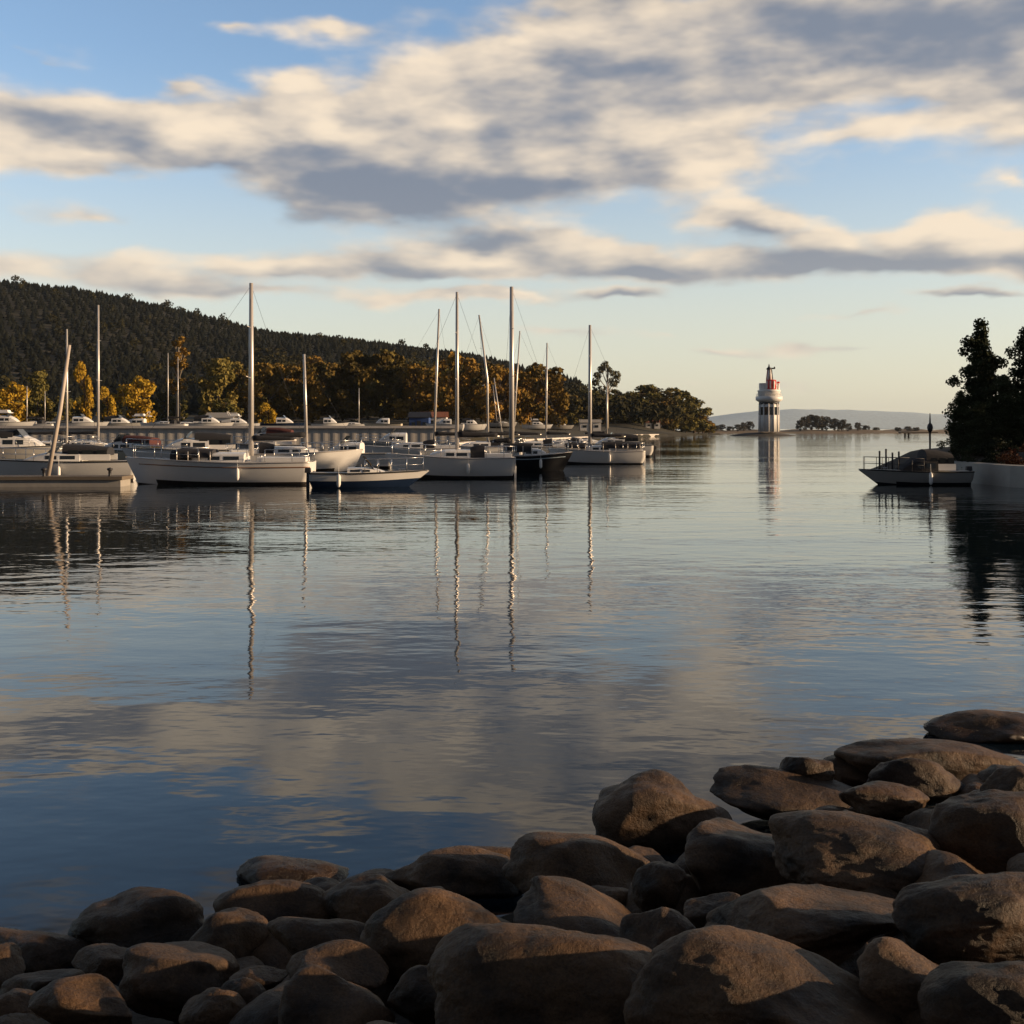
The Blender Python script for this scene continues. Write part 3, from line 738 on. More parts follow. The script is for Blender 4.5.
def arch(mb, x0, x1, w0, w1, z, h0, h1, n=10, mi=0):
    """canvas hood arched over the cockpit"""
    rows = []
    for x, w, h in ((x0, w0, h0), ((x0 + x1) / 2, (w0 + w1) / 2, (h0 + h1) / 2 * 1.08), (x1, w1, h1)):
        rows.append([(x, -w / 2 * math.cos(PI * k / n) if False else -w / 2 + w * (0.5 - .5 * math.cos(PI * k / n)), z + h * (math.sin(PI * k / n) ** .42)) for k in range(n + 1)])
    vs = [p for r in rows for p in r]; m_ = n + 1; fs = []
    for i in range(2):
        for k in range(n): a = i * m_ + k; fs.append((a, a + 1, a + m_ + 1, a + m_))
    mb.add(vs, fs, mi, True)
    mb.add(rows[0], [tuple(range(m_))], mi); mb.add(rows[2], [tuple(range(m_))], mi)
def cabin(parent, x0, x1, w, z, h, m=None, win=True, name='cabin', slope=.5):
    """coachroof: tapered box with rounded front, windows let into its sides"""
    mb = MB(); n = 8; rows = []
    for i in range(n + 1):
        t = i / n; x = x0 + (x1 - x0) * t; ww = w / 2 * (1 - .38 * max(0, t - .35) ** 1.5 * 1.3)
        hh = h * (1 - slope * max(0, (t - .55) / .45) ** 1.6)
        rows.append([(x, -ww, z - .1), (x, -ww * .93, z + hh * .8), (x, -ww * .7, z + hh), (x, 0, z + hh * 1.1), (x, ww * .7, z + hh), (x, ww * .93, z + hh * .8), (x, ww, z - .1)])
    vs = [p for r in rows for p in r]; fs = []
    for i in range(n):
        for k in range(6): a = i * 7 + k; fs.append((a, a + 1, a + 8, a + 7))
    fs.append(tuple(range(7))); fs.append(tuple(range(n * 7, n * 7 + 7)))
    mb.add(vs, fs); c = mb.build(name, m or M['gelcoat'], parent)
    if win:
        for s in (-1, 1):
            for (a, b) in ((.08, .34), (.40, .60)):
                wm = MB(); q = []
                for t in (a, b):
                    x = x0 + (x1 - x0) * t; ww = w / 2 * (1 - .38 * max(0, t - .35) ** 1.5 * 1.3); hh = h * .8
                    for u in (.35, .85): q.append((x, s * (ww * (1 - .07 * (u * hh + .1) / (hh + .1)) + .006), z + hh * u))
                wm.add([q[0], q[2], q[3], q[1]] + [(p[0], p[1] - s * .02, p[2]) for p in (q[0], q[2], q[3], q[1])],
                       [(0, 1, 2, 3), (7, 6, 5, 4), (0, 4, 5, 1), (1, 5, 6, 2), (2, 6, 7, 3), (3, 7, 4, 0)])
                wm.build('window', M['glass'], c)
    return c
def railing(parent, L_, halfw, shz, ts, s_list=(-1, 1), h=.6, m=None, name='railing', rake=.4):
    mb = MB()
    for s in s_list:
        pts = [(L_ * (t - .5) + rake * t ** 5, s * halfw(t) * .93, shz(t)) for t in ts]
        for p in pts: mb.tube([p, (p[0], p[1], p[2] + h)], .014, 5)
        mb.tube([(p[0], p[1], p[2] + h) for p in pts], .014, 5); mb.tube([(p[0], p[1], p[2] + h * .5) for p in pts], .009, 5)
    return mb.build(name, m or M['steel'], parent)
def fender(parent, x, y, z):
    mb = MB(); mb.lathe([(.02, .34), (.07, .28), (.09, .2), (.09, -.1), (.06, -.2), (.02, -.24)], 10, (x, y, z)); mb.tube([(x, y, z + .3), (x, y * .97, z + .7)], .008, 4)
    mb.build('fender', M['whitepaint'], parent)

def sailboat(px, row, L_, B, FB, mast_px, mast_top, label, hullm='gelcoat', rz=PI, stripe=None, cover='canvas', hood='canvas', boom_side=True,
             mast_r=.075, lean=0.0, low=None, bend=0, detail=True, rig=True, Y=None, boom_len=.38, boom_z=None, z0=0.0, group=None, boomw=.13, hoodx=None, tent=None):
    Y = Y or wl(row); x = gx(px, Y)
    t = thing('sailboat', label, 'sailboat', (x, Y, z0), rz, group)
    hw, sz = hull_mesh(L_, B, FB, t, M[hullm], M[stripe] if stripe else None, low=M[low] if low else M['antifoul'])
    c = cabin(t, -.12 * L_, .22 * L_, B * .6, FB, .42)
    # mast foot position from the picture column
    mx = (gx(mast_px, Y) - x) / math.cos(rz); mx = max(-.3 * L_, min(.4 * L_, mx)); ytop = gz(mast_top, Y) - z0
    foot = FB + .3; mb = MB()
    lx = lean * math.copysign(1, math.cos(rz))
    pts = [(mx, 0, foot), (mx + lx * .5 * (1 - bend), 0, foot + (ytop - foot) * .5), (mx + lx, 0, ytop)]
    mb.tube(pts, [mast_r, mast_r * .95, mast_r * .72], 8); ms = mb.build('mast', M['alu'], t)
    if detail:
        sp = MB()
        for u, wd in ((.45, .75), (.74, .5)):
            zz = foot + (ytop - foot) * u; xx = mx + lx * u
            sp.tube([(xx + .08, -wd, zz + .05), (xx, 0, zz), (xx + .08, wd, zz + .05)], .018, 5)
        sp.build('spreader', M['alu'], ms)
    if rig:
        sg = MB(); tp = Vector((mx + lx, 0, ytop - .1))
        for e in ((L_ * .5 + .3, 0, sz(1)), (-L_ * .49, 0, sz(0)), (mx, B * .46, FB + .02), (mx, -B * .46, FB + .02)): sg.tube([tp, e], .006, 4)
        sg.build('stays', M['darkmetal'], t)
    bl = boom_len * L_; bz = boom_z or FB + 1.0; bm_ = MB(); bm_.tube([(mx - .08, 0, bz), (mx - bl, 0, bz + .05)], .05, 6); bo = bm_.build('boom', M['alu'], t)
    if cover:
        cm = MB(); n = 9
        cm.tube([(mx - .1 - (bl - .2) * i / n, .015 * (-1) ** i, bz + .15 - .05 * i / n) for i in range(n + 1)], [boomw * (1.35 - .6 * i / n + .08 * (i % 2)) for i in range(n + 1)], 8)
        cm.build('sail_cover', M[cover], bo)
    if hood:
        hm = MB(); a = hoodx if hoodx is not None else -.12 * L_
        arch(hm, a, a - .12 * L_, B * .5, B * .54, FB + .02, .55, .68); hm.build('spray_hood', M[hood], t)
    for (ta, tb, th) in (tent or ()):
        tm = MB(); arch(tm, ta * L_, tb * L_, B * .62, B * .62, FB + .22, th, th * .94, 12); tn = tm.build('cockpit_tent', M['canvas'], t)
        for q in range(4):
            for s in (-1, 1):
                fm = MB(); xx = (ta + (tb - ta) * (q + .08) / 3.2) * L_; fm.tube([(xx, s * B * .316, FB), (xx, s * B * .316, FB + .22 + th * .7)], .02, 5); fm.build('tent_pole', M['alu'], tn)
    if detail:
        railing(t, L_, hw, sz, (.62, .74, .86, .97), name='pulpit', rake=.5); railing(t, L_, hw, sz, (.01, .1, .25), name='pushpit')
        ck = MB(); ck.box((-.33 * L_, 0, FB + .13), (.28 * L_, B * .5, .22)); ck.build('cockpit_coaming', M['gelcoat'], t, bevel=.03)
        rd = MB(); rd.box((-.505 * L_, 0, .15), (.10, .05, .95)); rd.build('rudder', M['gelcoat'], t)
        wd = MB(); wd.lathe([(.03, 0), (.05, .12), (.08, .18), (.05, .22)], 8, (-.2 * L_, 0, FB + .1)); wd.build('winch', M['steel'], t)
        fender(t, -.1 * L_, B * .5 + .05, FB * .45); fender(t, .12 * L_, -B * .5 - .05, FB * .45)
    return t

def motorboat(px, row, L_, B, FB, label, hullm='gelcoat', rz=PI, low=None, fly=False, canopy='canvas', Y=None, z0=0.0, cabh=.9, group=None, detail=True, name='motor_boat', stripe=None, cab=True, top=None, lowz=.10, railm=None):
    Y = Y or wl(row); x = gx(px, Y)
    t = thing(name, label, 'motor boat', (x, Y, z0), rz, group)
    hw, sz = hull_mesh(L_, B, FB, t, M[hullm], M[stripe] if stripe else None, draft=.3, rake=.8, stern=.9, low=M[low] if low else M['antifoul'], sheer=.18, rubrail=M['rubber'], lowz=lowz)
    if cab:
        c = cabin(t, -.12 * L_, .26 * L_, B * .72, FB, cabh, m=M[top] if top else None, slope=.75)
        ws = MB() if not top or top == 'gelcoat' else None; xw = .04 * L_; h = FB + cabh
        if ws: ws.add([(xw + .5, -B * .3, h - .1), (xw + .5, B * .3, h - .1), (xw, B * .26, h + .5), (xw, -B * .26, h + .5), (xw + .46, -B * .3, h - .1), (xw + .46, B * .3, h - .1), (xw - .04, B * .26, h + .5), (xw - .04, -B * .26, h + .5)],
               [(0, 1, 2, 3), (7, 6, 5, 4), (0, 4, 5, 1), (1, 5, 6, 2), (2, 6, 7, 3), (3, 7, 4, 0)]); ws.build('windscreen', M['glass'], t)
    else: h = FB + .3
    if canopy:
        hm = MB(); arch(hm, .0, -.30 * L_, B * .60, B * .64, FB + .32, cabh + .12, cabh - .05, 12); cn = hm.build('canopy', M[canopy], t)
        for s in (-1, 1):
            cb = MB(); cb.box((-.15 * L_, s * B * .315, FB + .22), (.34 * L_, .05, .3)); cb.build('cockpit_side', M['gelcoat'] if hullm != 'cream' else M['cream'], t)
            for q in (-.075, -.17, -.265):
                pw = MB(); pw.box((q * L_, s * (B * .318 + .02), FB + .34 + .3 * cabh), (.07 * L_, .02, .3 * cabh + .06)); pw.build('clear_panel', M['glass'], cn)
    if fly:
        fb = MB(); fb.box((-.06 * L_, 0, FB + cabh + .55), (.34 * L_, B * .62, .12)); fb.box((-.02 * L_, 0, FB + cabh + .8), (.2 * L_, B * .5, .4), taper=.8); fb.build('flybridge', M['gelcoat'], t, bevel=.03)
        ra = MB(); ra.tube([(-.15 * L_, -B * .3, FB + cabh + .6), (-.2 * L_, -B * .25, FB + cabh + 1.35), (-.2 * L_, B * .25, FB + cabh + 1.35), (-.15 * L_, B * .3, FB + cabh + .6)], .05, 6); ra.build('radar_arch', M['whitepaint'], t)
    if detail:
        railing(t, L_, hw, sz, (.55, .66, .77, .88, .98), name='bow_rail', rake=.8, m=M[railm] if railm else None)
        e = MB(); k_ = min(1, L_ / 6.5); e.box((-.53 * L_, 0, .35), (.22 * k_, .3 * k_, .8), taper=.8); e.box((-.53 * L_, 0, .55 + .3 * k_), (.42 * k_, .4 * k_, .34 * k_), taper=.85); e.build('outboard_motor', M['darkmetal'], t, bevel=.03)
        cl = MB(); cl.tube([(.46 * L_, .1, sz(.95)), (.46 * L_, .1, sz(.95) + .1), (.40 * L_, .1, sz(.95) + .1), (.40 * L_, .1, sz(.95))], .02, 5); cl.build('cleat', M['steel'], t)
        fender(t, 0, B * .5 + .08, FB * .45); fender(t, -.2 * L_, -B * .5 - .08, FB * .45)
    return t

GM = 'boats moored in the marina'
# near row, left to right
motorboat(66, 479, 7.2, 2.4, .95, 'pale motor boat with a dark waterline and grey canopy, leftmost of the moored boats', 'gelcoat', PI + .12, canopy='canvas', cabh=.45, Y=55, group=GM)
sailboat(226, 484, 8.1, 2.5, 1.02, 251, 283, 'large white sailboat with the tallest left mast and a brown stripe at its stern', 'gelcoat', PI + .03, stripe='brown_stripe', mast_r=.125, group=GM, boom_len=.26, boom_z=2.0, hood='canvas', boomw=.10, hoodx=.30*8.1, tent=((.26, .06, .42),))
motorboat(360, 487, 4.3, 1.8, .62, 'low motor boat with white topsides and a navy lower hull, nearest of the boats', 'gelcoat', .08, low='navy', lowz=.36, canopy=None, cab=True, cabh=.24, group=GM, top='gelcoat')
sailboat(456, 478, 6.2, 2.3, 1.05, 457, 292, 'white sailboat with a plain hull under two close masts, centre of the marina', 'gelcoat', PI + .06, mast_r=.10, group=GM, boom_len=.36, boom_z=2.15)
sailboat(531, 471, 4.0, 1.9, .95, 509, 287, 'dark hulled sailboat with a pale blue deck and the thickest mast', 'black', .1, low='black', stripe='paleblue', mast_r=.16, group=GM, boom_len=.3, boom_z=1.75, hood=None, tent=((.0, -.42, .55),))
sailboat(600, 464, 6.6, 2.3, .95, 590, 325, 'white sailboat with long dark canopies at the right end of the marina', 'gelcoat', PI - .04, mast_r=.14, group=GM, boom_len=.40, boom_z=2.0, boomw=.12, hood=None, tent=((-.02, -.46, .5), (.40, .16, .42)))
# second row
motorboat(128, 466, 6.6, 2.5, 1.15, 'cream cruiser with sunlit decks between the left boat and the large white sailboat', 'cream', PI - .2, canopy='redcanvas', cabh=.6, group=GM, Y=74)
motorboat(196, 466, 7.6, 2.5, 1.2, 'cruiser with a dark hood behind the large white sailboat', 'gelcoat', PI + .15, canopy='canvas', cabh=.75, group=GM, Y=72)
sailboat(290, 464, 7.5, 2.4, 1.1, 306, 354, 'sailboat with a short mast just right of the large white sailboat', 'gelcoat', .2, mast_r=.10, lean=-.15, group=GM, Y=66)
motorboat(352, 462, 5.8, 2.1, .95, 'white cruiser with a brightly lit cabin behind the navy boat', 'gelcoat', PI - .1, canopy=None, cabh=.7, fly=False, group=GM, Y=74)
sailboat(412, 460, 7.5, 2.4, 1.1, 434, 309, 'sailboat with a slightly leaning mast left of the two mast pair', 'gelcoat', PI, mast_r=.10, lean=.40, group=GM, Y=86)
sailboat(480, 460, 7.0, 2.4, 1.1, 488, 315, 'sailboat whose mast bends left at its top, left of the thickest mast', 'gelcoat', PI + .1, mast_r=.10, lean=-.75, bend=.85, group=GM, Y=92)
sailboat(534, 458, 6.5, 2.4, 1.1, 513, 331, 'sailboat with a thin mast leaning right close behind the thickest mast', 'grey_hull', PI, mast_r=.07, lean=.6, group=GM, Y=96)
sailboat(560, 456, 6.0, 2.3, 1.1, 546, 343, 'sailboat with a slim mast between the thickest mast and the rightmost boat', 'gelcoat', PI, mast_r=.09, lean=.1, group=GM, Y=104)
sailboat(44, 458, 8.5, 2.6, 1.15, 66, 329, 'sailboat behind the leaning spar with the shorter of the two left masts', 'grey_hull', .1, mast_r=.10, group=GM, Y=92)
sailboat(84, 458, 8.5, 2.6, 1.15, 98, 305, 'sailboat with a tall bright mast left of the golden trees', 'gelcoat', .05, mast_r=.12, group=GM, Y=96)
motorboat(16, 458, 7, 2.5, 1.3, 'grey cruiser at the left edge behind the pontoon', 'grey_hull', .1, canopy='canvas', cabh=.8, group=GM, Y=78)
motorboat(268, 455, 6.5, 2.5, 1.3, 'dark canopied cruiser between the tallest left mast and the short mast', 'grey_hull', PI, canopy='redcanvas', cabh=1.0, group=GM, Y=88)
motorboat(615, 448, 7.0, 2.4, 1.1, 'white launch behind the rightmost sailboat', 'gelcoat', PI, canopy='canvas', cabh=.7, group=GM, Y=104)
sailboat(586, 448, 6.5, 2.3, 1.1, 607, 382, 'sailboat with a thin short mast right of the rightmost tall mast', 'gelcoat', 0, mast_r=.08, group=GM, Y=118, detail=False)
sailboat(508, 450, 6.0, 2.3, 1.1, 503, 378, 'far sailboat with a short mast leaning left beside the thickest mast', 'gelcoat', PI, mast_r=.08, lean=-1.0, group=GM, Y=122, detail=False)
motorboat(398, 452, 7.0, 2.5, 1.3, 'grey cruiser half hidden behind the centre white sailboat', 'grey_hull', PI, canopy=None, cabh=.9, group=GM, Y=108)

# boats laid up ashore on the quay, seen above the wall
def ashore(px, Y, kind, label, mast=None, hullm='gelcoat', L_=7.5, top='gelcoat', canopy=None, fly=False):
    z0 = max(land_z(gx(px, Y), Y), 1.2) + .42
    if kind == 's': t = sailboat(px, 0, L_, 2.5, 1.1, mast[0], mast[1], label, hullm, PI if px % 2 else 0, Y=Y, z0=z0, mast_r=mast[2] if len(mast) > 2 else .12, detail=False, rig=False, group='boats laid up behind the quay wall', cover='canvas', lean=mast[3] if len(mast) > 3 else 0)
    else: t = motorboat(px, 0, L_, 2.6, 1.25, label, hullm, PI if px % 2 else 0, Y=Y, z0=z0, cabh=1.0, fly=fly, canopy=canopy, detail=False, group='boats laid up behind the quay wall')
    cr = MB()
    for s in (-1, 1):
        cr.box((s * L_ * .22, 0, -.33), (.25, 1.9, .22))
        for q in (-1, 1): cr.tube([(s * L_ * .22, q * .9, -.38), (s * L_ * .22, q * .8, .1)], .06, 5)
    cr.build('cradle', M['darkmetal'], t)
    return t
ashore(6, 175, 'm', 'white cruiser ashore at the left edge below the yellow tree', fly=True)
ashore(33, 190, 's', 'laid up sailboat with a short mast right of the left edge yellow tree', (27, 386, .09))
ashore(52, 200, 's', 'laid up sailboat with a very short mast behind the leaning spar', (45, 391, .08), hullm='grey_hull')
ashore(80, 185, 'm', 'low white boat ashore between the two left masts', L_=8)
ashore(118, 200, 'm', 'grey boat ashore just right of the second left mast', hullm='grey_hull', canopy='canvas')
ashore(139, 215, 'm', 'big white cruiser ashore in front of the big round golden tree', L_=10, fly=True)
ashore(165, 190, 's', 'laid up sailboat with the left one of two short masts under the slim tree', (168, 353, .10))
ashore(186, 205, 's', 'laid up sailboat with the right one of two short masts under the slim tree', (178, 357, .09), hullm='cream')
ashore(208, 195, 'm', 'white boat ashore left of the tallest left mast', canopy='canvas')
ashore(236, 215, 'm', 'bright white cruiser ashore touching the tallest left mast', L_=8, fly=True)
ashore(282, 200, 'm', 'dark boat ashore between the low golden bush and the short mast', hullm='navy')
ashore(328, 205, 'm', 'small white boat ashore right of the short mast', L_=6)
ashore(352, 215, 's', 'laid up sailboat with a very short mast in front of the autumn wood', (359, 388, .08))
ashore(385, 210, 'm', 'cream boat ashore in front of the autumn wood, left of the blue shed', hullm='cream', L_=6.5)
ashore(447, 225, 'm', 'white boat ashore between the blue shed and the two mast pair', L_=7)
ashore(470, 240, 'm', 'small white boat ashore behind the centre sailboat mast', hullm='gelcoat', L_=6, canopy='canvas')
ashore(502, 320, 's', 'far laid up sailboat with a short leaning mast left of the thickest mast', (497, 385, .10, -1.2), hullm='grey_hull')
ashore(536, 350, 'm', 'far white cruiser ashore at the end of the quay', L_=9, fly=True)
ashore(560, 380, 'm', 'farthest grey boat ashore at the end of the quay', hullm='grey_hull', L_=8)

def shed(px, Y, w, d, h, wallm, roofm, label, z0=2.9, name='boat_shed'):
    z0 = max(land_z(gx(px, Y), Y), .8)
    t = thing(name, label, 'shed', (gx(px, Y), Y, z0 - .1))
    a = MB(); a.box((0, 0, h / 2), (w, d, h)); a.build('wall', M[wallm], t)
    r = MB(); y = d / 2 + .3; x = w / 2 + .3
    r.add([(-x, -y, h - .05), (x, -y, h - .05), (x, 0, h + h * .35), (-x, 0, h + h * .35), (-x, y, h - .05), (x, y, h - .05),
           (-x, -y, h + .1), (x, -y, h + .1), (x, 0, h + h * .35 + .15), (-x, 0, h + h * .35 + .15), (-x, y, h + .1), (x, y, h + .1)],
          [(0, 1, 2, 3), (3, 2, 5, 4), (6, 9, 8, 7), (9, 10, 11, 8), (0, 6, 7, 1), (4, 5, 11, 10), (0, 3, 9, 6), (3, 4, 10, 9), (1, 7, 8, 2), (2, 8, 11, 5)])
    r.build('roof', M[roofm], t)
    for i in (-1, 1):
        wm = MB(); wm.box((i * w * .28, -d / 2 - .03, h * .55), (w * .18, .08, h * .3)); wm.build('window', M['glass'], t)
    dm = MB(); dm.box((0, -d / 2 - .03, h * .4), (w * .2, .08, h * .8)); dm.build('door', M['darkmetal'], t)
    return t
shed(420, 250, 4.4, 6, 3.4, 'blue', 'darkmetal', 'small blue shed on the quay left of the leaning mast')
shed(434, 275, 6.5, 6, 3.6, 'whitepaint', 'roofred', 'pale shed with an orange roof behind the blue shed')
shed(222, 262, 6.5, 6, 3.4, 'whitepaint', 'concrete', 'pale shed on the quay left of the tallest left mast')
shed(590, 425, 8, 7, 3.2, 'whitepaint', 'concrete', 'pale shed at the shore below the airy tree', 2.9)
shed(652, 545, 7, 7, 3.0, 'whitepaint', 'roofred', 'tiny white house at the foot of the wooded point', 3.0, 'shore_house')

# pontoon and leaning spar at the left
pt = thing('pontoon', 'low grey floating pontoon at the left edge in front of the pale motor boat', 'pontoon', (gx(38, 49.5), 49.5, 0), .03)
m_ = MB(); m_.box((-3, 0, .38), (14.0, 1.6, .16)); m_.build('deck_boards', M['oldwood'], pt, bevel=.01)
m_ = MB(); m_.box((-3, 0, .15), (13.8, 1.4, .32)); m_.build('float', M['concrete'], pt)
for xx in (-3.2, .5, 3.4):
    b_ = MB(); b_.lathe([(.1, 0), (.07, .05), (.07, .25), (.13, .3), (.13, .36), (.02, .4)], 10, (xx, -.6, .45)); b_.build('bollard', M['darkmetal'], pt)
Yp = 49.5; sp = MB(); bx, tx = gx(48, Yp), gx(69.5, Yp); zt = gz(345, Yp)
sp.tube([(0, 0, 0), ((tx - bx) * .56, 0, (zt - .46) * .5), (tx - bx, 0, zt - .46)], [.105, .095, .07], 10)
so_ = sp.build('leaning_spar', M['oldspar'], None, (bx, Yp, .46)); tag(so_, 'pale weathered spar leaning right from the pontoon at the left edge', 'spar')

# ------------------------------------------------------------------ lighthouse on its low rock
def lighthouse():
    Y = 500.0; x = gx(769, Y); z0 = gz(431.5, Y) - .1
    t = thing('lighthouse', 'white harbour lighthouse with a red and white top on a low island', 'lighthouse', (x, Y, z0)); s = Y / F      # s metres per px
    def zz(py): return gz(py, Y) - z0
    b = MB(); b.lathe([(9.6 * s, 0), (9.4 * s, zz(418)), (9.2 * s, zz(407)), (9.0 * s, zz(403.5))], 32); bd = b.build('tower', M['whitepaint'], t)
    for i in range(12):
        a = 2 * PI * (i + .5) / 12; c = MB(); c.tube([(9.95 * s * math.cos(a), 9.95 * s * math.sin(a), 0), (9.55 * s * math.cos(a), 9.55 * s * math.sin(a), zz(403.5))], .28, 6); c.build('column', M['whitepaint'], t)
    for i in range(12):
        a = 2 * PI * i / 12; c = MB(); r_ = 9.42 * s
        c.box((r_ * math.cos(a), r_ * math.sin(a), zz(411)), (.4, 1.5, 3.6), a); c.build('window', M['glass'], t)
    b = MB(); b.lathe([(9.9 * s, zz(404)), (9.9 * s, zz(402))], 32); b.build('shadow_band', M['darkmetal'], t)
    b = MB(); b.lathe([(10 * s, zz(402)), (13.0 * s, zz(400.2)), (13.2 * s, zz(396.6)), (11.8 * s, zz(396.4))], 32); b.build('gallery', M['whitepaint'], t)
    b = MB(); b.lathe([(10.6 * s, zz(396.8)), (10.9 * s, zz(392)), (11.3 * s, zz(391.6)), (11.2 * s, zz(390.2)), (9.0 * s, zz(390)), (9.0 * s, zz(389.6))], 32); b.build('drum', M['whitepaint'], t)
    b = MB()
    for k in range(24):
        a = 2 * PI * k / 24; b.tube([(12 * s * math.cos(a), 12 * s * math.sin(a), zz(397)), (12 * s * math.cos(a), 12 * s * math.sin(a), zz(394))], .06, 4)
    b.tube([(12 * s * math.cos(2 * PI * k / 24), 12 * s * math.sin(2 * PI * k / 24), zz(394)) for k in range(25)], .08, 4); b.build('railing', M['whitepaint'], t)
    b = MB(); b.lathe([(8.6 * s, zz(389.7)), (8.5 * s, zz(386)), (8.9 * s, zz(385.7)), (8.8 * s, zz(385)), (6 * s, zz(384.5))], 32, (0, 2.5 * s, 0)); b.build('upper_drum', M['whitepaint'], t)
    # red lantern base with white bars, flaring to the right as a bracket
    b = MB(); b.lathe([(5.0 * s, zz(389.5)), (4.9 * s, zz(380.5)), (4.0 * s, zz(380))], 16, (1.2 * s, -4.5 * s, 0)); rbm = b.build('lantern_base', M['red'], t)
    for k in range(8):
        a = 2 * PI * (k + .5) / 8; c = MB(); c.box(((1.2 + 4.9 * math.cos(a)) * s, (4.9 * math.sin(a) - 4.5) * s, zz(385)), (.3, .5, 3.5), a); c.build('white_bar', M['whitepaint'], rbm)
    b = MB(); b.lathe([(3.3 * s, zz(381.2)), (2.4 * s, zz(374)), (2.0 * s, zz(369.5))], 12, (.6 * s, 0, 0)); lt = b.build('lantern_tower', M['whitepaint'], t)
    for k in range(5):
        a = 2 * PI * k / 5 - .6; c = MB(); c.tube([((.6 + 3.4 * math.cos(a)) * s, 3.4 * s * math.sin(a), zz(381)), ((.6 + 2.1 * math.cos(a)) * s, 2.1 * s * math.sin(a), zz(369.5))], .22, 5); c.build('strut', M['red'] if k % 2 else M['darkmetal'], lt)
    b = MB(); b.lathe([(2.6 * s, zz(369.6)), (2.6 * s, zz(368.4)), (1.0 * s, zz(367)), (.3 * s, zz(364))], 12, (0, 0, 0)); b.box((3.0 * s, 0, zz(368.4)), (6 * s, .5, .6)); b.lathe([(.6 * s, zz(368.6)), (1.0 * s, zz(367.8)), (.3 * s, zz(366.6))], 8, (5.5 * s, 0, 0)); b.build('weather_vane', M['darkmetal'], t)
    b = MB(); b.box((-6.2 * s, 0, zz(386.5)), (2.9, 3.2, 3.0)); b.build('equipment_box', M['whitepaint'], t, bevel=.1)
    b = MB(); b.tube([(9.3 * s, 0, zz(396)), (9.2 * s, 0, zz(382.5))], .55, 8); b.lathe([(1.6 * s, zz(383.2)), (1.7 * s, zz(382)), (.3 * s, zz(381.4))], 8, (9.2 * s, 0, 0), 1); b.build('side_lamp', [M['whitepaint'], M['red']], t)
    # the island: low dark rock
    ns, nr = 60, 14; v = []; cx_, cy_ = gx(764, Y), Y + 3
    for j in range(nr + 1):
        r = j / nr
        for i in range(ns):
            a = 2 * PI * i / ns; k = 1 + .12 * noise.noise(Vector((math.cos(a) * 2, math.sin(a) * 2, 4)))
            z = 2.35 * (1 - r ** 2.5) + .5 * noise.noise(Vector((r * math.cos(a) * 6, r * math.sin(a) * 6, 9))) * (1 - r) - .5 * r
            z *= .7; v.append((cx_ + 17 * k * r * math.cos(a) * 1.0, cy_ + 11 * k * r * math.sin(a), z))
    f = [(j * ns + i, j * ns + (i + 1) % ns, (j + 1) * ns + (i + 1) % ns, (j + 1) * ns + i) for j in range(nr) for i in range(ns)]
    tag(link('lighthouse_island', mesh_np('lighthouse_island', v, f, mat('island_rock', (.06, .055, .05), .9, var=.4, scale=.4, bump=.1), True)), kind='structure')
lighthouse()

# ------------------------------------------------------------------ far shore, far hills
def strip(name, pts, z, col, depth, label=None):
    """low ground with an uneven crest; pts = (px, row, Y)"""
    v = []; nr = 9; n = len(pts)
    for j in range(nr + 1):
        u = j / nr
        for (px, py, Y) in pts:
            h = max(gz(py, Y), .2); yy = Y + depth * (u - .3) ; v.append((gx(px, Y), yy, -1 + (h + 1) * math.sin(PI * min(1, u * .98 + .01)) ** .7))
    f = [(j * n + i, j * n + i + 1, (j + 1) * n + i + 1, (j + 1) * n + i) for j in range(nr) for i in range(n - 1)]
    tag(link(name, mesh_np(name, v, f, mat(name + '_ground', col, .95, var=.35, scale=.03), True)), kind='structure')
rn = random.Random(8)
strip('far_shore', [(690 + i * 6, 430.6 - 1.2 * (.5 + .5 * math.sin(i * .7)) - rn.random() * .6, 1050) for i in range(90)], 1, (.20, .14, .08), 160)
strip('hazed_hills', [(560 + i * 14, 431 - (17 * math.exp(-((560 + i * 14 - 780) / 95) ** 2) + 12 * math.exp(-((560 + i * 14 - 900) / 80) ** 2) + 13 * math.exp(-((560 + i * 14 - 1040) / 90) ** 2) + 4) + rn.random() * .8, 11500) for i in range(60)], 1, (.52, .66, .78), 1500)  # distance haze is put into the pale blue ground colour
PR['bare'] = tree_protos('bare', leaf_mat('bare_twigs', (.05, .045, .035), (.09, .08, .06), None, .3), M['bark'], 13, 6, 22, 1500, .9, .1, 61)
grove = [(738,424),(744,422),(750,421),(722,424),(716,425),(805,416),(812,414),(818,415),(826,416),(834,418),(842,419),(848,423),(858,422),(866,425),(800,420),(822,419),(838,422),(908,426),(898,427),(730,426),(876,427),(916,427)]
for i, (px, top) in enumerate(grove):
    Y = 1040 + rn.uniform(-15, 15); ht = gz(top, Y) - 1
    t = plant_tree('far_tree', PR['bare'], (gx(px, Y), Y, .8), ('hazy grey brown tree of the far grove right of the lighthouse' if px > 790 and px < 870 else
              'faint low tree on the far shore left of the lighthouse' if px < 760 else 'faint low bush far right on the distant shore'), 'tree', 'hazy trees on the far shore', ht / 13, i * 1.1)
    t.scale[0] = t.scale[1] = max(ht / 13, .8)
t = thing('far_jetty', 'tiny dark jetty on legs at the far shore left of the pine point', 'jetty', (gx(918, 420), 420, 0))
a = MB(); a.box((0, 0, 1.7), (14, 3, .5)); a.build('walkway', M['oldwood'], t)
for i in (-5, -3.6, 4.5): a = MB(); a.tube([(i, 0, -1), (i, 0, 1.5)], .35, 6); a.build('pile', M['oldwood'], t)

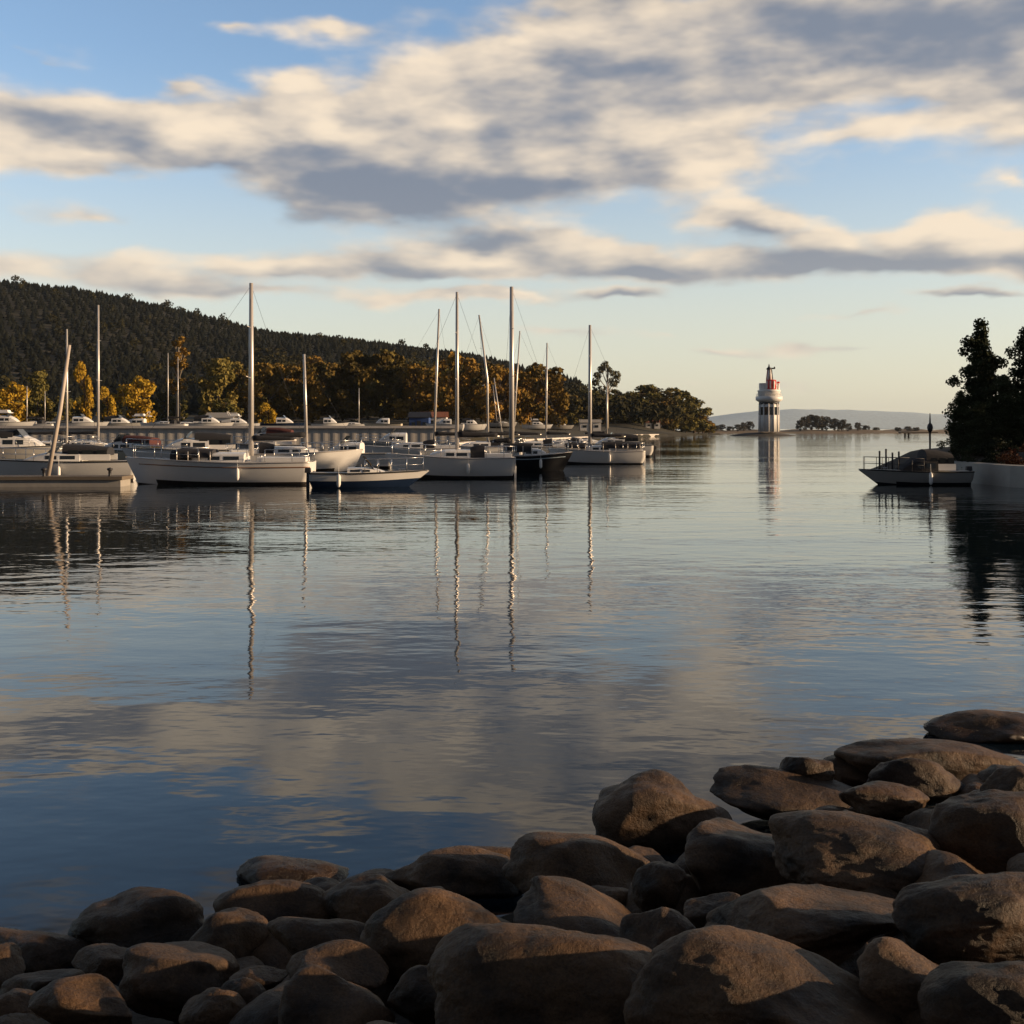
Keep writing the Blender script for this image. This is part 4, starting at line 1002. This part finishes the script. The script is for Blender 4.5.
# ------------------------------------------------------------------ right point: white boat, low wall, pines
hb = motorboat(922, 484, 4.1, 2.0, .6, 'white hulled boat with a dark hooded cabin and bow posts beside the pine point', 'grey_hull', PI, canopy='canvas', cabh=.6, low='black', Y=51, top='canvas', railm='darkmetal')
ps = MB()
for k, xx in enumerate((1.85, 1.55, 1.25, .95)): ps.tube([(xx, -.35, .6), (xx, -.35, 1.55 + .1 * math.sin(k * 2))], .045, 6)
ps.build('bow_posts', M['darkmetal'], hb)
wt = thing('retaining_wall', 'low pale concrete retaining wall along the pine point', 'wall', (0, 0, 0))
a = MB(); pth = [(gx(948, 55), 55.0), (gx(985, 51), 51.0), (gx(1010, 48.5), 48.5), (gx(1060, 46), 46), (30, 43.5), (42, 43.0)]
vs = []
for (x, y) in pth: vs += [(x, y, -1), (x, y, .95), (x + .35, y + .5, .98), (x + .35, y + .5, -1)]
fs = [(i * 4 + k, i * 4 + k + 1, i * 4 + k + 5, i * 4 + k + 4) for i in range(len(pth) - 1) for k in range(3)]; fs += [(0, 1, 2, 3)]
a.add(vs, fs); a.build('wall_face', M['concrete'], wt)
def pine(seed, hgt, rad):
    rnd = random.Random(seed); cl = []
    n = 52
    for k in range(n):
        t = (k + .5) / n; z = hgt * (.06 + .92 * t); env = (1 - t) ** .5 * (0.82 + .34 * math.sin(k * 1.9 + seed)) ; a = k * 2.4 + rnd.uniform(-.4, .4)
        for q in ((.35, .85) if t < .85 else (.2,)):
            r_ = rad * env * q * rnd.uniform(.75, 1.1); cl.append((r_ * math.cos(a + q), r_ * math.sin(a + q), z + rnd.uniform(-.2, .2), rad * rnd.uniform(.18, .34) * (.5 + .6 * env)))
    v, f = leaf_cloud(cl, 17000, .18, .75, .35); crown = mesh_np('pine_crown', v, f, M['pine'])
    mb = MB(); mb.tube([(0, 0, -.5), (.05, 0, hgt * .5), (0, 0, hgt * .97)], [hgt * .022, hgt * .014, .02], 8)
    for c in cl[::2]: mb.tube([(0, 0, c[2] * .93), c[:3]], [.05, .015], 5)
    me = bpy.data.meshes.new('pine_trunk'); me.from_pydata(mb.v, [], mb.f); me.materials.append(M['bark']); me.update()
    return crown, me
PR['pine0'] = pine(1, 8, 2.2); PR['pine1'] = pine(2, 8, 2.6)
def pine_at(px, top, Y, pr, lab, hw, z0=1.6, grp=None):
    x = gx(px, Y); z0 = max(near_z(x, Y), 0.5); ht = gz(top, Y) - z0
    t = plant_tree('pine_tree', PR[pr], (x, Y, z0 - .1), lab, 'pine tree', grp, ht / 8); t.scale[0] = t.scale[1] = hw / F * Y / (2.1 if pr == 'pine0' else 2.5); return t
pine_at(981, 319, 60, 'pine0', 'tall dark pine standing leftmost on the point at the right edge', 36)
pine_at(1028, 322, 61, 'pine1', 'dark pine cut by the right edge behind the leftmost pine', 34)
pine_at(961, 388, 59, 'pine1', 'low dark pine at the left foot of the tall pine', 20)
pine_at(1004, 372, 58, 'pine1', 'shorter dark pine filling the gap between the two tall pines', 34)
pine_at(980, 400, 57, 'pine0', 'squat dark pine in front of the tall pine trunk', 26)
for k, (x, y, h_) in enumerate(((36, 60, 9), (40, 56, 9.5), (44, 62, 10), (50, 58, 9), (39, 66, 9), (56, 60, 10), (33, 53, 5.5), (47, 52, 8.5))):
    t = plant_tree('pine_tree', PR['pine%d' % (k % 2)], (x, y, near_z(x, y) - .1), 'dark pine of the wood beyond the right edge', 'pine tree', 'pines beyond the right edge', h_ / 8, k)
PR['bush'] = tree_protos('bush', M['rust_leaf'], M['bark'], 1.6, 1.2, 14, 1800, .10, .05, 71)
PR['dbush'] = tree_protos('bush', M['pine'], M['bark'], 1.6, 1.2, 14, 1800, .10, .05, 72)
def bush(px, Y, pr, lab, s, name='bush'):
    x = gx(px, Y); plant_tree(name, PR[pr], (x, Y, near_z(x, Y) - .1), lab, 'bush', None, s)
bush(1017, 51, 'bush', 'rusty red bush under the right edge pine', 1.0)
bush(950, 56, 'dbush', 'small dark bush at the left tip of the pine point', .7)
bush(975, 54, 'dbush', 'wide dark bush below the tall pine', .9)
bush(1000, 53, 'dbush', 'dark bush beside the rusty red bush', .9)
lp = thing('navigation_post', 'thin post with a round dark lantern at the left tip of the pine point', 'post', (gx(930, 57), 57, 0))
a = MB(); a.tube([(0, 0, -1.5), (0, 0, 2.4)], .05, 8); a.build('pole', M['darkmetal'], lp)
a = MB(); a.lathe([(.05, 2.4), (.12, 2.5), (.15, 2.66), (.12, 2.8), (.05, 2.88), (.02, 3.4)], 12); a.build('lantern', M['darkmetal'], lp)
a = MB(); a.lathe([(.5, -1.5), (.5, .9), (.42, 1.0)], 12); a.build('base', M['concrete'], lp)

# ------------------------------------------------------------------ thin haze filling the air
if True:
    m = bpy.data.materials.new('haze'); m.use_nodes = True; nt = m.node_tree; nt.nodes.clear()
    o = nt.nodes.new('ShaderNodeOutputMaterial'); pv = nt.nodes.new('ShaderNodeVolumePrincipled')
    pv.inputs['Color'].default_value = (.74, .87, 1.0, 1); pv.inputs['Density'].default_value = 0.000032; pv.inputs['Anisotropy'].default_value = 0.2
    nt.links.new(pv.outputs[0], o.inputs['Volume'])
    b = MB(); b.box((0, 6650, 158), (27600, 13900, 324)); hz = b.build('haze', m); tag(hz, 'thin blue haze over the lake', 'haze', kind='stuff')

# ------------------------------------------------------------------ camera and render settings
cd = bpy.data.cameras.new('camera'); cam = bpy.data.objects.new('camera', cd); COL.objects.link(cam)
cam.location = (0, 0, H); cam.rotation_euler = (R(90), 0, 0)
cd.sensor_width = 36; cd.lens = 36 * F / 1024; cd.shift_y = -(512 - HY) / 1024; cd.clip_start = 0.05; cd.clip_end = 20000
scn.camera = cam
vs_ = scn.view_settings; vs_.view_transform = 'Standard'; vs_.look = 'None'; vs_.exposure = 0.35; vs_.gamma = 1
cy = scn.cycles; cy.use_denoising = True; cy.max_bounces = 6; cy.diffuse_bounces = 2; cy.glossy_bounces = 4; cy.volume_bounces = 0; cy.transparent_max_bounces = 4
cy.sample_clamp_indirect = 4
try: cy.denoiser = 'OPENIMAGEDENOISE'
except Exception: pass
